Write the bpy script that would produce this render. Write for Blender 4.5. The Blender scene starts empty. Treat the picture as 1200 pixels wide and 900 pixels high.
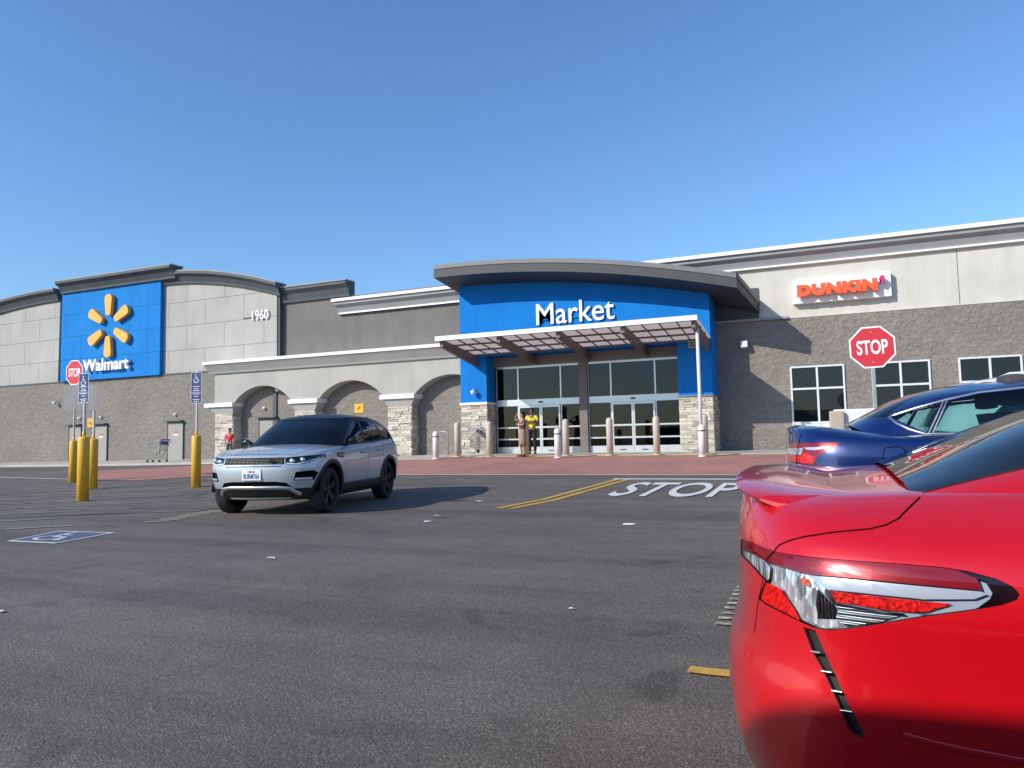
import bpy, bmesh, math, random
from mathutils import Vector, Matrix
from mathutils.bvhtree import BVHTree
R = math.radians
scn = bpy.context.scene
col = scn.collection
random.seed(7)

# ---------------------------------------------------------------- camera
F = 860.0; TH = R(23.3); ROLL = 0.021; HZ = 513.0; EYE = 1.13
PITCH = math.atan((HZ-450)/F)
f0 = Vector((-math.sin(TH), math.cos(TH), 0)); r0 = Vector((math.cos(TH), math.sin(TH), 0)); u0 = Vector((0, 0, 1))
FW = f0*math.cos(PITCH)+u0*math.sin(PITCH); up_ = u0*math.cos(PITCH)-f0*math.sin(PITCH)
RT = r0*math.cos(ROLL)-up_*math.sin(ROLL); UP = up_*math.cos(ROLL)+r0*math.sin(ROLL)
cam = bpy.data.cameras.new('camera'); camo = bpy.data.objects.new('camera', cam); col.objects.link(camo)
camo.matrix_world = Matrix(((RT.x, UP.x, -FW.x, 0), (RT.y, UP.y, -FW.y, 0), (RT.z, UP.z, -FW.z, EYE), (0, 0, 0, 1)))
cam.sensor_width = 36; cam.lens = F/1200*36; cam.clip_start = .05; cam.clip_end = 5000
scn.camera = camo
CAMP = Vector((0, 0, EYE))
def pray(x, y): return (FW+RT*((x-600)/F)-UP*((y-450)/F)).normalized()
def onY(x, y, Y):
    d = pray(x, y); t = Y/d.y; return (d.x*t, EYE+d.z*t)
# ---------------------------------------------------------------- light
SUN = Vector((-.73, -1.0, .72)).normalized()     # towards the sun
EL = math.asin(SUN.z); AZ = math.atan2(SUN.x, SUN.y)
w = bpy.data.worlds.new('World'); scn.world = w; w.use_nodes = True
nt = w.node_tree; sky = nt.nodes.new('ShaderNodeTexSky'); sky.sky_type = 'NISHITA'; sky.sun_disc = False
sky.sun_elevation = EL; sky.sun_rotation = AZ; sky.air_density = 1.15; sky.dust_density = 0.5; sky.ozone_density = 3.2; sky.altitude = 0
gm = nt.nodes.new('ShaderNodeMix'); gm.data_type = 'RGBA'; gm.blend_type = 'MULTIPLY'; gm.inputs[0].default_value = 1; gm.inputs[7].default_value = (.79, 1.03, 1.26, 1)
nt.links.new(sky.outputs[0], gm.inputs[6]); nt.links.new(gm.outputs[2], nt.nodes['Background'].inputs[0]); nt.nodes['Background'].inputs[1].default_value = 0.15
sl = bpy.data.lights.new('sun', 'SUN'); sl.energy = 4.9; sl.angle = R(.53); sl.color = (1, .93, .82)
so = bpy.data.objects.new('sun', sl); col.objects.link(so); so.rotation_euler = SUN.to_track_quat('Z', 'Y').to_euler(); so.location = (-20, -20, 30)
scn.view_settings.view_transform = 'Standard'; scn.view_settings.look = 'None'; scn.view_settings.gamma = 1
scn.view_settings.use_curve_mapping = False
scn.view_settings.exposure = 0.0

# ---------------------------------------------------------------- materials
MATS = {}
class N:
    def __init__(s, name):
        s.m = bpy.data.materials.new(name); s.m.use_nodes = True; s.t = s.m.node_tree; s.b = s.t.nodes['Principled BSDF']
        s.co = s.t.nodes.new('ShaderNodeTexCoord'); MATS[name] = s.m
    def n(s, ty, **k):
        o = s.t.nodes.new('ShaderNode'+ty)
        for a, v in k.items():
            if a[0] == '_': o.inputs[a[1:].replace('_', ' ')].default_value = v
            else: setattr(o, a, v)
        return o
    def l(s, a, b): s.t.links.new(a, b)
    def vec(s, scale=(1, 1, 1), rot=(0, 0, 0), out='Object'):
        m = s.n('Mapping'); m.inputs['Scale'].default_value = scale; m.inputs['Rotation'].default_value = rot
        s.l(s.co.outputs[out], m.inputs['Vector']); return m.outputs[0]
    def noise(s, sc, det=4, rough=.55, vec=None, dist=0):
        o = s.n('TexNoise'); o.inputs['Scale'].default_value = sc; o.inputs['Detail'].default_value = det; o.inputs['Roughness'].default_value = rough
        o.inputs['Distortion'].default_value = dist
        s.l(vec if vec else s.co.outputs['Object'], o.inputs['Vector']); return o.outputs['Fac']
    def voro(s, sc, vec=None, feat='F1', out='Distance'):
        o = s.n('TexVoronoi'); o.feature = feat; o.inputs['Scale'].default_value = sc
        s.l(vec if vec else s.co.outputs['Object'], o.inputs['Vector']); return o.outputs[out]
    def ramp(s, fac, stops, interp='LINEAR'):
        o = s.n('ValToRGB'); o.color_ramp.interpolation = interp; e = o.color_ramp.elements
        while len(e) < len(stops): e.new(.5)
        for i, (p, c) in enumerate(stops):
            e[i].position = p; e[i].color = (*c, 1) if isinstance(c, (tuple, list)) else (c, c, c, 1)
        s.l(fac, o.inputs[0]); return o.outputs[0]
    def mix(s, fac, a, b, mode='MIX'):
        o = s.n('Mix'); o.data_type = 'RGBA'; o.blend_type = mode
        for i, v in ((0, fac), (6, a), (7, b)):
            if hasattr(v, 'is_linked') or hasattr(v, 'links'): s.l(v, o.inputs[i])
            elif i == 0: o.inputs[0].default_value = v
            else: o.inputs[i].default_value = (*v, 1) if isinstance(v, (tuple, list)) else (v, v, v, 1)
        return o.outputs[2]
    def math(s, op, a, b=0.0):
        o = s.n('Math', operation=op)
        for i, v in ((0, a), (1, b)):
            if hasattr(v, 'links'): s.l(v, o.inputs[i])
            else: o.inputs[i].default_value = v
        return o.outputs[0]
    def bump(s, h, strength=.3, dist=.02, prev=None):
        o = s.n('Bump'); o.inputs['Strength'].default_value = strength; o.inputs['Distance'].default_value = dist
        s.l(h, o.inputs['Height'])
        if prev: s.l(prev, o.inputs['Normal'])
        s.l(o.outputs[0], s.b.inputs['Normal']); return o.outputs[0]
    def set(s, **k):
        for a, v in k.items():
            i = s.b.inputs[a.replace('_', ' ')]
            if hasattr(v, 'links'): s.l(v, i)
            else: i.default_value = (*v, 1) if isinstance(v, tuple) and len(v) == 3 else v
        return s

def flat(name, c, rough=.5, metal=0, spec=.5, coat=0, var=.08, sc=6, bmp=0, **k):
    """plain coloured surface with a little wear in it"""
    s = N(name); s.set(Roughness=rough, Metallic=metal, Coat_Weight=coat, Coat_Roughness=.03, **k)
    s.b.inputs['Specular IOR Level'].default_value = spec
    n = s.noise(sc, 5)
    a = tuple(x*(1-var) for x in c); b = tuple(min(1, x*(1+var)) for x in c)
    s.set(Base_Color=s.ramp(n, [(.3, a), (.7, b)]))
    if bmp: s.bump(s.noise(sc*14, 3), bmp, .01)
    return s.m

def glassmat(name, tint, refl=.08, rough=0.0, opq=0.0, dark=(.01, .012, .014), ior=1.5):
    s = N(name); t = s.t; out = [n for n in t.nodes if n.type == 'OUTPUT_MATERIAL'][0]
    tr = s.n('BsdfTransparent'); tr.inputs[0].default_value = (*tint, 1)
    gl = s.n('BsdfGlossy'); gl.inputs['Roughness'].default_value = rough
    fr = s.n('Fresnel'); fr.inputs[0].default_value = ior
    fac = s.math('ADD', fr.outputs[0], refl)
    mx = s.n('MixShader'); s.l(fac, mx.inputs[0])
    base = tr.outputs[0]
    if opq:
        df = s.n('BsdfDiffuse'); df.inputs[0].default_value = (*dark, 1)
        m2 = s.n('MixShader'); m2.inputs[0].default_value = opq; s.l(tr.outputs[0], m2.inputs[1]); s.l(df.outputs[0], m2.inputs[2]); base = m2.outputs[0]
    s.l(base, mx.inputs[1]); s.l(gl.outputs[0], mx.inputs[2]); s.l(mx.outputs[0], out.inputs[0]); return s.m

def paint(name, c, metal=.3, rough=.32, flake=.04, coat=1.0, orange=.0):
    s = N(name); s.set(Metallic=metal, Roughness=rough, Coat_Weight=coat, Coat_Roughness=.025)
    v = s.voro(900, out='Color'); n = s.noise(2.0, 4)
    base = s.mix(flake, c, v, 'OVERLAY'); a = s.ramp(n, [(.3, .94), (.7, 1.0)])
    s.set(Base_Color=s.mix(1.0, base, a, 'MULTIPLY'))
    # thin road dust
    d = s.noise(9, 6, .7); s.set(Coat_Roughness=s.ramp(d, [(.4, .035), (.8, .15)]))
    return s.m

# asphalt
s = N('asphalt')
big = s.noise(.16, 5, .6); mid = s.noise(1.1, 6, .65, dist=.6); fine = s.noise(55, 4, .8); agg = s.voro(120, out='Color'); aggd = s.voro(95)
swp = s.noise(.5, 6, .6, vec=s.vec((.25, 2.4, 1), (0, 0, R(-24))))
base = s.ramp(big, [(.32, (.104, .091, .077)), (.68, (.150, .132, .112))])
m1 = s.ramp(mid, [(.3, .80), (.52, 1.0), (.75, 1.14)]); c = s.mix(1, base, m1, 'MULTIPLY')
c = s.mix(1, c, s.ramp(swp, [(.30, .82), (.5, 1.0), (.8, 1.1)]), 'MULTIPLY')
c = s.mix(1, c, s.ramp(fine, [(.3, .68), (.5, 1.0), (.72, 1.34)]), 'MULTIPLY')
bw = s.n('RGBToBW'); s.l(agg, bw.inputs[0])
c = s.mix(s.ramp(s.noise(.28, 4, .5), [(.42, 0.0), (.62, .35)]), c, (.135, .108, .098)); c = s.mix(1, c, s.ramp(bw.outputs[0], [(.15, .80), (.6, 1.03), (.85, 1.7)]), 'MULTIPLY')
oil = s.ramp(s.noise(.9, 3, .5, dist=1.0), [(.62, 1.0), (.72, .66)]); c = s.mix(1, c, oil, 'MULTIPLY')
spots = s.ramp(s.math('ADD', s.voro(1.7), s.math('MULTIPLY', s.noise(9, 4, .7), .12)), [(.085, .62), (.13, 1.0)]); c = s.mix(1, c, spots, 'MULTIPLY')
lt = s.ramp(s.math('ADD', s.voro(2.9), s.math('MULTIPLY', s.noise(14, 4, .7), .10)), [(.062, 1.35), (.085, 1.0)]); c = s.mix(1, c, lt, 'MULTIPLY')
sw2 = s.ramp(s.noise(.35, 7, .7, vec=s.vec((.14, 2.2, 1), (0, 0, R(-66)))), [(.40, .80), (.5, 1.0), (.66, 1.10)]); c = s.mix(1, c, sw2, 'MULTIPLY')

s.set(Base_Color=c, Roughness=s.ramp(fine, [(.3, .72), (.7, .92)])); s.b.inputs['Specular IOR Level'].default_value = .35
b1 = s.bump(aggd, .55, .006); s.bump(fine, .5, .006, b1)

s = N('brick_paving')
br = s.n('TexBrick'); s.l(s.vec((1, 1, 1), (0, 0, R(45))), br.inputs['Vector']); br.inputs['Scale'].default_value = 4.6; br.inputs['Mortar Size'].default_value = .012
br.inputs['Color1'].default_value = (.36, .145, .115, 1); br.inputs['Color2'].default_value = (.44, .195, .155, 1); br.inputs['Mortar'].default_value = (.30, .19, .16, 1)
c = s.mix(1, br.outputs[0], s.ramp(s.noise(.5, 6, .6, dist=.5), [(.3, .78), (.7, 1.12)]), 'MULTIPLY')
c = s.mix(s.ramp(s.noise(2.2, 6, .7), [(.55, 0.0), (.8, .45)]), c, (.28, .22, .19))
s.set(Base_Color=c, Roughness=.85); s.bump(br.outputs[1], -.3, .01)

s = N('concrete')
c = s.ramp(s.noise(1.3, 7, .65), [(.3, (.36, .335, .29)), (.7, (.50, .46, .40))]); c = s.mix(1, c, s.ramp(s.noise(40, 3), [(.3, .9), (.7, 1.06)]), 'MULTIPLY')
s.set(Base_Color=c, Roughness=.9); s.bump(s.noise(60, 3), .2, .01)

def stucco(name, c, panels=False, seam=.45, dirt=.12):
    s = N(name)
    a = s.ramp(s.noise(.55, 6, .6), [(.3, 1-dirt), (.7, 1+dirt*.4)])
    st = s.ramp(s.noise(1.1, 5, .6, vec=s.vec((1.6, 1.6, .18))), [(.25, .90), (.6, 1.02)])
    g = s.ramp(s.noise(38, 3, .6), [(.3, .93), (.7, 1.05)])
    col_ = s.mix(1, s.mix(1, s.mix(1, c, a, 'MULTIPLY'), st, 'MULTIPLY'), g, 'MULTIPLY')
    h = s.noise(45, 4, .7)
    if panels:
        m = s.n('Mapping'); sw = s.n('SeparateXYZ'); cb = s.n('CombineXYZ')
        s.l(s.co.outputs['Object'], sw.inputs[0]); s.l(sw.outputs[0], cb.inputs[0]); s.l(sw.outputs[2], cb.inputs[1]); s.l(cb.outputs[0], m.inputs[0])
        m.inputs['Location'].default_value = (.95, -.98, 0)
        br = s.n('TexBrick'); s.l(m.outputs[0], br.inputs[0]); br.inputs['Scale'].default_value = 1; br.inputs['Brick Width'].default_value = 2.62; br.inputs['Row Height'].default_value = 1.29
        br.inputs['Mortar Size'].default_value = .018; br.inputs['Mortar Smooth'].default_value = .3
        br.inputs['Color1'].default_value = (1, 1, 1, 1); br.inputs['Color2'].default_value = (.95, .95, .95, 1); br.inputs['Mortar'].default_value = (seam, seam, seam, 1)
        col_ = s.mix(1, col_, br.outputs[0], 'MULTIPLY')
    s.set(Base_Color=col_, Roughness=.92); s.b.inputs['Specular IOR Level'].default_value = .2
    s.bump(h, .35, .012); return s.m
stucco('light_stucco', (.43, .42, .395), True)
stucco('cream_stucco', (.56, .54, .49))
stucco('arcade_stucco', (.41, .40, .37))
stucco('grey_stucco', (.185, .175, .165), dirt=.18)
stucco('blue_stucco', (.008, .185, .58), dirt=.10)
stucco('blue_panel', (.018, .215, .60), True, .55)

s = N('split_block')
sw = s.n('SeparateXYZ'); cb = s.n('CombineXYZ'); s.l(s.co.outputs['Object'], sw.inputs[0]); s.l(sw.outputs[0], cb.inputs[0]); s.l(sw.outputs[2], cb.inputs[1])
br = s.n('TexBrick'); s.l(cb.outputs[0], br.inputs[0]); br.inputs['Scale'].default_value = 1; br.inputs['Brick Width'].default_value = .41; br.inputs['Row Height'].default_value = .205
br.inputs['Mortar Size'].default_value = .010; br.inputs['Mortar Smooth'].default_value = .4; br.inputs['Bias'].default_value = 0
br.inputs['Color1'].default_value = (.245, .22, .195, 1); br.inputs['Color2'].default_value = (.275, .248, .22, 1); br.inputs['Mortar'].default_value = (.225, .205, .185, 1)
rk = s.noise(5.2, 7, .66, vec=s.vec((1, 1, 1.25)), dist=.7)
c = s.mix(1, br.outputs[0], s.ramp(rk, [(.3, .86), (.6, 1.05)]), 'MULTIPLY')
c = s.mix(1, c, s.ramp(s.noise(.35, 5), [(.3, .9), (.7, 1.06)]), 'MULTIPLY')
s.set(Base_Color=c, Roughness=.95); s.b.inputs['Specular IOR Level'].default_value = .15
b1 = s.bump(rk, .9, .13); b2 = s.bump(s.noise(13, 4, .6), .55, .03, b1); s.bump(br.outputs[1], -.5, .02, b2)

s = N('ledge_stone')
gi = s.n('NewGeometry'); ri = gi.outputs['Random Per Island']
c = s.ramp(ri, [(0, (.50, .46, .39)), (.3, (.62, .585, .51)), (.55, (.36, .33, .29)), (.75, (.55, .49, .40)), (1, (.28, .26, .24))], 'CONSTANT')
c = s.mix(1, c, s.ramp(s.noise(14, 5, .7), [(.3, .75), (.7, 1.12)]), 'MULTIPLY'); s.set(Base_Color=c, Roughness=.9); s.bump(s.noise(22, 5, .7), .7, .02)

flat('grey_metal', (.145, .148, .152), .55, .1, var=.12)
flat('fascia_grey', (.042, .046, .052), .6, .0, var=.12, sc=2)
flat('dark_trim', (.062, .072, .082), .6, var=.15, sc=1.5)
flat('cornice_grey', (.27, .275, .285), .7, var=.08, sc=1.2)
flat('cornice_arcade', (.36, .36, .345), .8, var=.08, sc=1.2)
flat('white_trim', (.78, .77, .74), .6, var=.05, sc=3)
flat('white_metal', (.68, .69, .70), .35, .2, var=.04)
flat('alu_frame', (.60, .61, .63), .32, .55, var=.05)
flat('brown_steel', (.155, .130, .115), .55, .1, var=.15)
flat('taupe_panel', (.20, .175, .16), .7, var=.08)
flat('rubber', (.018, .018, .019), .8, var=.2, sc=20)
flat('black_gloss', (.006, .006, .007), .12, coat=1, spec=.5)
flat('black_plastic', (.016, .016, .017), .55, var=.15, sc=20)
flat('dark_gap', (.003, .003, .003), .9, spec=.1)
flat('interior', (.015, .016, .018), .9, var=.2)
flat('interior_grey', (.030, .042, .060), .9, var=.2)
flat('seat_fabric', (.06, .06, .064), .9, var=.2)
flat('chrome', (.78, .79, .80), .09, 1, var=.02)
flat('satin_metal', (.55, .56, .57), .3, .9, var=.05)
flat('yellow_paint', (.80, .42, .035), .45, var=.12, sc=9)
flat('bollard_tan', (.52, .455, .385), .7, var=.10, sc=8)
flat('bollard_white', (.78, .745, .72), .6, var=.06, sc=8)
flat('galvanised', (.42, .43, .43), .38, .75, var=.15, sc=12)
flat('sign_red', (.56, .022, .035), .45, var=.06)
flat('sign_white', (.83, .83, .83), .5, var=.02)
flat('sign_blue', (.010, .028, .13), .45, var=.08)
flat('sign_back', (.20, .19, .20), .55, .4, var=.15)
flat('spark_yellow', (.92, .40, .05), .45, var=.03)
flat('letter_white', (.86, .86, .86), .4, var=.02)
flat('donut_orange', (.95, .10, .02), .4, var=.03)
flat('donut_pink', (.62, .02, .16), .4, var=.03)
flat('door_tan', (.30, .28, .255), .6, var=.06, sc=3)
flat('notice_red', (.55, .05, .05), .5)
flat('warning_yellow', (.80, .36, .015), .5, var=.03)
flat('skin', (.42, .22, .15), .5, var=.06); flat('skin_dark', (.14, .075, .05), .5, var=.06)
flat('hair', (.018, .012, .01), .6, var=.2, sc=30)
flat('tan_fabric', (.30, .20, .14), .9, var=.25, sc=18); flat('brown_fabric', (.12, .05, .04), .9, var=.2, sc=18)
flat('yellow_fabric', (.75, .58, .02), .85, var=.12, sc=18); flat('black_fabric', (.015, .015, .017), .9, var=.2, sc=18)
flat('red_fabric', (.60, .04, .05), .85, var=.15, sc=18); flat('grey_fabric', (.09, .09, .10), .9, var=.15, sc=18)
flat('cart_grey', (.24, .25, .26), .4, .6, var=.1); flat('cart_blue', (.02, .05, .22), .5)
flat('rack_green', (.30, .34, .30), .4, .4); flat('planter', (.11, .11, .11), .8, var=.15)
flat('rim_black', (.010, .010, .011), .5, 0); flat('brake_disc', (.25, .25, .26), .35, .9)
flat('paper', (.75, .74, .70), .8, var=.1)
flat('display_a', (.12, .10, .09), .8, var=.4, sc=3); flat('banner_blue', (.015, .05, .22), .6, var=.3, sc=2)
flat('silver_rim', (.42, .43, .45), .28, .85)
flat('plate_white', (.72, .74, .76), .4, var=.04); flat('plate_ink', (.03, .05, .16), .5); flat('plate_red', (.6, .05, .06), .5)
flat('amber', (.6, .2, .02), .2, coat=1); flat('beige_box', (.40, .33, .27), .6)
paint('red_paint', (.66, .001, .008), metal=.22, rough=.32, flake=.02)
paint('blue_paint', (.001, .016, .115), metal=.35, rough=.28)
paint('silver_paint', (.50, .54, .58), metal=.40, rough=.34, flake=.06)
paint('white_paint', (.74, .745, .75), metal=.0, rough=.4)
glassmat('storefront_glass', (.10, .15, .19), .0)
glassmat('window_glass', (.10, .125, .14), .0, opq=.93)
glassmat('auto_glass', (.42, .63, .61), .02)
glassmat('auto_glass_dark', (.10, .13, .15), .03)
glassmat('lens_clear', (.93, .93, .95), .0, ior=1.3)
glassmat('lens_red', (.85, .03, .05), .03)
glassmat('rear_glass', (.05, .06, .08), .03, opq=.6)
def worn(name, c, amt=.5, sc=6, rough=.75):
    """thin road paint worn through to the asphalt"""
    s = N(name); n1 = s.noise(sc, 8, .75, dist=.4); n2 = s.noise(45, 4, .8)
    m = s.math('ADD', n1, s.math('MULTIPLY', n2, .35)); f = s.ramp(m, [(amt-.06, 1.0), (amt+.06, 0.0)])
    s.set(Base_Color=s.mix(f, c, (.075, .073, .07)), Roughness=rough); s.bump(n2, .4, .005); return s.m
worn('road_white', (.62, .62, .60), .52); worn('road_yellow', (.58, .33, .06), .56); worn('road_white_worn', (.30, .285, .26), .62, 4)
worn('road_blue', (.085, .10, .19), .60); worn('road_cream', (.50, .45, .34), .62, 9); worn('kerb_yellow', (.72, .47, .13), .62)
flat('tyre_mark', (.030, .029, .029), .8, var=.3, sc=6)
s = N('canopy_panel'); out = [n for n in s.t.nodes if n.type == 'OUTPUT_MATERIAL'][0]
df = s.n('BsdfDiffuse'); df.inputs[0].default_value = (.45, .37, .33, 1); tl = s.n('BsdfTranslucent'); tl.inputs[0].default_value = (.66, .53, .46, 1)
mx = s.n('MixShader'); mx.inputs[0].default_value = .75; s.l(df.outputs[0], mx.inputs[1]); s.l(tl.outputs[0], mx.inputs[2]); s.l(mx.outputs[0], out.inputs[0])
# reflector with fine ribs
def ribbed(name, c, sc, metal=1, rough=.12, axis=0, strength=.6):
    s = N(name); s.set(Metallic=metal, Roughness=rough, Base_Color=c)
    wv = s.n('TexWave'); wv.bands_direction = 'XZ'[axis]; wv.inputs['Scale'].default_value = sc; wv.inputs['Distortion'].default_value = .3
    s.l(s.co.outputs['Object'], wv.inputs[0]); s.bump(wv.outputs[1], strength, .004); return s.m
ribbed('reflector_bar', (.45, .53, .64), 1.2, .3, .3, 1, .2)
ribbed('reflector_fins', (.16, .17, .18), 26, 1, .2, 0, 1.0); ribbed('reflector_lines', (.30, .37, .42), 34, .6, .3, 1, 1.0)
s = N('reflector_clear'); v = s.voro(85, vec=s.vec((1, 1, .35)), out='Color'); bw = s.n('RGBToBW'); s.l(v, bw.inputs[0])
s.set(Base_Color=s.ramp(bw.outputs[0], [(.15, (.25, .27, .30)), (.45, (.60, .64, .70)), (.8, (.92, .94, .96))]), Metallic=.55, Roughness=.22)
s.bump(s.voro(85, vec=s.vec((1, 1, .35))), .9, .006)
def redlens(name, c, sc, var=True):
    s = N(name); v = s.voro(sc, out='Color'); bw = s.n('RGBToBW'); s.l(v, bw.inputs[0])
    s.set(Base_Color=s.mix(1, c, s.ramp(bw.outputs[0], [(.2, .5 if var else .95), (.8, 1.4 if var else 1.0)]), 'MULTIPLY'), Roughness=.25, Coat_Weight=1.0, Coat_Roughness=.02, Metallic=.3)
    
    if sc > 100: s.bump(s.voro(sc), .35, .002)
    return s.m
redlens('lamp_red_bright', (.85, .015, .012), 160); redlens('lamp_red', (.30, .002, .010), 30, False); redlens('lamp_red_dark', (.12, .01, .015), 20); redlens('lamp_tip', (.018, .001, .004), 8)
flat('roof_black', (.006, .006, .007), .28, spec=.3); redlens('lamp_orange', (.75, .08, .02), 200)

# ---------------------------------------------------------------- object helpers
def tag(o, label=None, cat=None, group=None, kind=None):
    if label: o['label'] = label
    if cat: o['category'] = cat
    if group: o['group'] = group
    if kind: o['kind'] = kind
    return o
def thing(name, label, cat, loc=(0, 0, 0), rz=0, group=None):
    o = bpy.data.objects.new(name, None); col.objects.link(o); o.location = loc; o.rotation_euler = (0, 0, rz); o.empty_display_size = .2
    return tag(o, label, cat, group)
def finish(name, bm, mat, parent=None, smooth=False, recalc=True):
    if recalc: bmesh.ops.recalc_face_normals(bm, faces=bm.faces)
    me = bpy.data.meshes.new(name); bm.to_mesh(me); bm.free()
    for m in (mat if isinstance(mat, (list, tuple)) else [mat]): me.materials.append(MATS[m])
    if smooth:
        for p in me.polygons: p.use_smooth = True
    o = bpy.data.objects.new(name, me); col.objects.link(o)
    if parent: o.parent = parent
    return o
class MB:
    def __init__(s): s.bm = bmesh.new()
    def box(s, x0, x1, y0, y1, z0, z1, bev=0):
        v = [s.bm.verts.new(p) for p in ((x0, y0, z0), (x1, y0, z0), (x1, y1, z0), (x0, y1, z0), (x0, y0, z1), (x1, y0, z1), (x1, y1, z1), (x0, y1, z1))]
        fs = [s.bm.faces.new([v[i] for i in f]) for f in ((0, 3, 2, 1), (4, 5, 6, 7), (0, 1, 5, 4), (1, 2, 6, 5), (2, 3, 7, 6), (3, 0, 4, 7))]
        if bev:
            es = list({e for f in fs for e in f.edges}); bmesh.ops.bevel(s.bm, geom=es, offset=bev, segments=2, affect='EDGES', profile=.7)
        return s
    def hexa(s, P):
        v = [s.bm.verts.new(p) for p in P]
        for f in ((0, 3, 2, 1), (4, 5, 6, 7), (0, 1, 5, 4), (1, 2, 6, 5), (2, 3, 7, 6), (3, 0, 4, 7)): s.bm.faces.new([v[i] for i in f])
        return s
    def cyl(s, p0, p1, r0, r1=None, n=16, cap=True):
        p0 = Vector(p0); p1 = Vector(p1); r1 = r0 if r1 is None else r1; d = (p1-p0).normalized()
        a = d.orthogonal().normalized(); b = d.cross(a)
        A = [s.bm.verts.new(p0+(a*math.cos(t)+b*math.sin(t))*r0) for t in [2*math.pi*i/n for i in range(n)]]
        B = [s.bm.verts.new(p1+(a*math.cos(t)+b*math.sin(t))*r1) for t in [2*math.pi*i/n for i in range(n)]]
        for i in range(n): s.bm.faces.new((A[i], A[(i+1) % n], B[(i+1) % n], B[i]))
        if cap: s.bm.faces.new(A[::-1]); s.bm.faces.new(B)
        return s
    def tube(s, pts, r, n=8):
        pts = [Vector(p) for p in pts]; rings = []; a = None
        for i, p in enumerate(pts):
            d = (pts[min(i+1, len(pts)-1)]-pts[max(i-1, 0)]).normalized()
            a = d.orthogonal().normalized() if a is None else (a-d*a.dot(d)).normalized()
            b = d.cross(a); rr = r[i] if isinstance(r, (list, tuple)) else r
            rings.append([s.bm.verts.new(p+(a*math.cos(t)+b*math.sin(t))*rr) for t in [2*math.pi*k/n for k in range(n)]])
        for A, B in zip(rings, rings[1:]):
            for i in range(n): s.bm.faces.new((A[i], A[(i+1) % n], B[(i+1) % n], B[i]))
        s.bm.faces.new(rings[0][::-1]); s.bm.faces.new(rings[-1]); return s
    def lathe(s, prof, c=(0, 0, 0), n=24, axis='z', cap=True):
        rings = []
        for (r, h) in prof:
            ring = []
            for k in range(n):
                t = 2*math.pi*k/n; x, y = r*math.cos(t), r*math.sin(t)
                p = (x, y, h) if axis == 'z' else (x, h, y)
                ring.append(s.bm.verts.new((p[0]+c[0], p[1]+c[1], p[2]+c[2])))
            rings.append(ring)
        for A, B in zip(rings, rings[1:]):
            for i in range(n): s.bm.faces.new((A[i], A[(i+1) % n], B[(i+1) % n], B[i]))
        if cap and prof[0][0] > 1e-4: s.bm.faces.new(rings[0][::-1])
        if cap and prof[-1][0] > 1e-4: s.bm.faces.new(rings[-1])
        return s
    def prism(s, poly, y0, y1, ax='xz'):
        """polygon in two axes, extruded along the third"""
        def P(a, b, c): return (a, c, b) if ax == 'xz' else ((a, b, c) if ax == 'xy' else (c, a, b))
        A = [s.bm.verts.new(P(a, b, y0)) for a, b in poly]; B = [s.bm.verts.new(P(a, b, y1)) for a, b in poly]; n = len(poly)
        fa = s.bm.faces.new(A); fb = s.bm.faces.new(B[::-1])
        for i in range(n): s.bm.faces.new((A[i], B[i], B[(i+1) % n], A[(i+1) % n]))
        bmesh.ops.triangulate(s.bm, faces=[fa, fb]); return s
    def grid(s, P):
        V = [[s.bm.verts.new(p) for p in row] for row in P]
        for i in range(len(V)-1):
            for j in range(len(V[0])-1): s.bm.faces.new((V[i][j], V[i][j+1], V[i+1][j+1], V[i+1][j]))
        return s
    def sweep(s, path, prof, close=True):
        """path of (x,z); prof of (y,dz): cornice section pushed along the path"""
        P = [[(x, y, z+dz) for (y, dz) in prof] for (x, z) in path]
        V = [[s.bm.verts.new(p) for p in row] for row in P]; m = len(prof)
        for i in range(len(V)-1):
            for j in range(m): s.bm.faces.new((V[i][j], V[i][(j+1) % m], V[i+1][(j+1) % m], V[i+1][j]))
        s.bm.faces.new(V[0]); s.bm.faces.new(V[-1][::-1]); return s
    def build(s, name, mat, parent=None, smooth=False): return finish(name, s.bm, mat, parent, smooth)
def autosmooth(o, ang=35):
    me = o.data
    for p in me.polygons: p.use_smooth = True
    me.set_sharp_from_angle(angle=R(ang)); return o
def copy_tree(o, parent=None):
    c = o.copy(); col.objects.link(c)
    if parent: c.parent = parent
    for ch in list(o.children): copy_tree(ch, c)
    return c
def textmesh(txt, bold=0.0, depth=.05, bev=0.0, shear=0.0, space=1.0):
    cu = bpy.data.curves.new('t', 'FONT'); cu.body = txt; cu.extrude = depth/2; cu.offset = bold; cu.bevel_depth = bev; cu.bevel_resolution = 2; cu.shear = shear
    cu.space_character = space; cu.resolution_u = 6
    o = bpy.data.objects.new('t', cu); col.objects.link(o); dg = bpy.context.evaluated_depsgraph_get()
    me = bpy.data.meshes.new_from_object(o.evaluated_get(dg)); bpy.data.objects.remove(o); bpy.data.curves.remove(cu)
    return me
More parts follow.
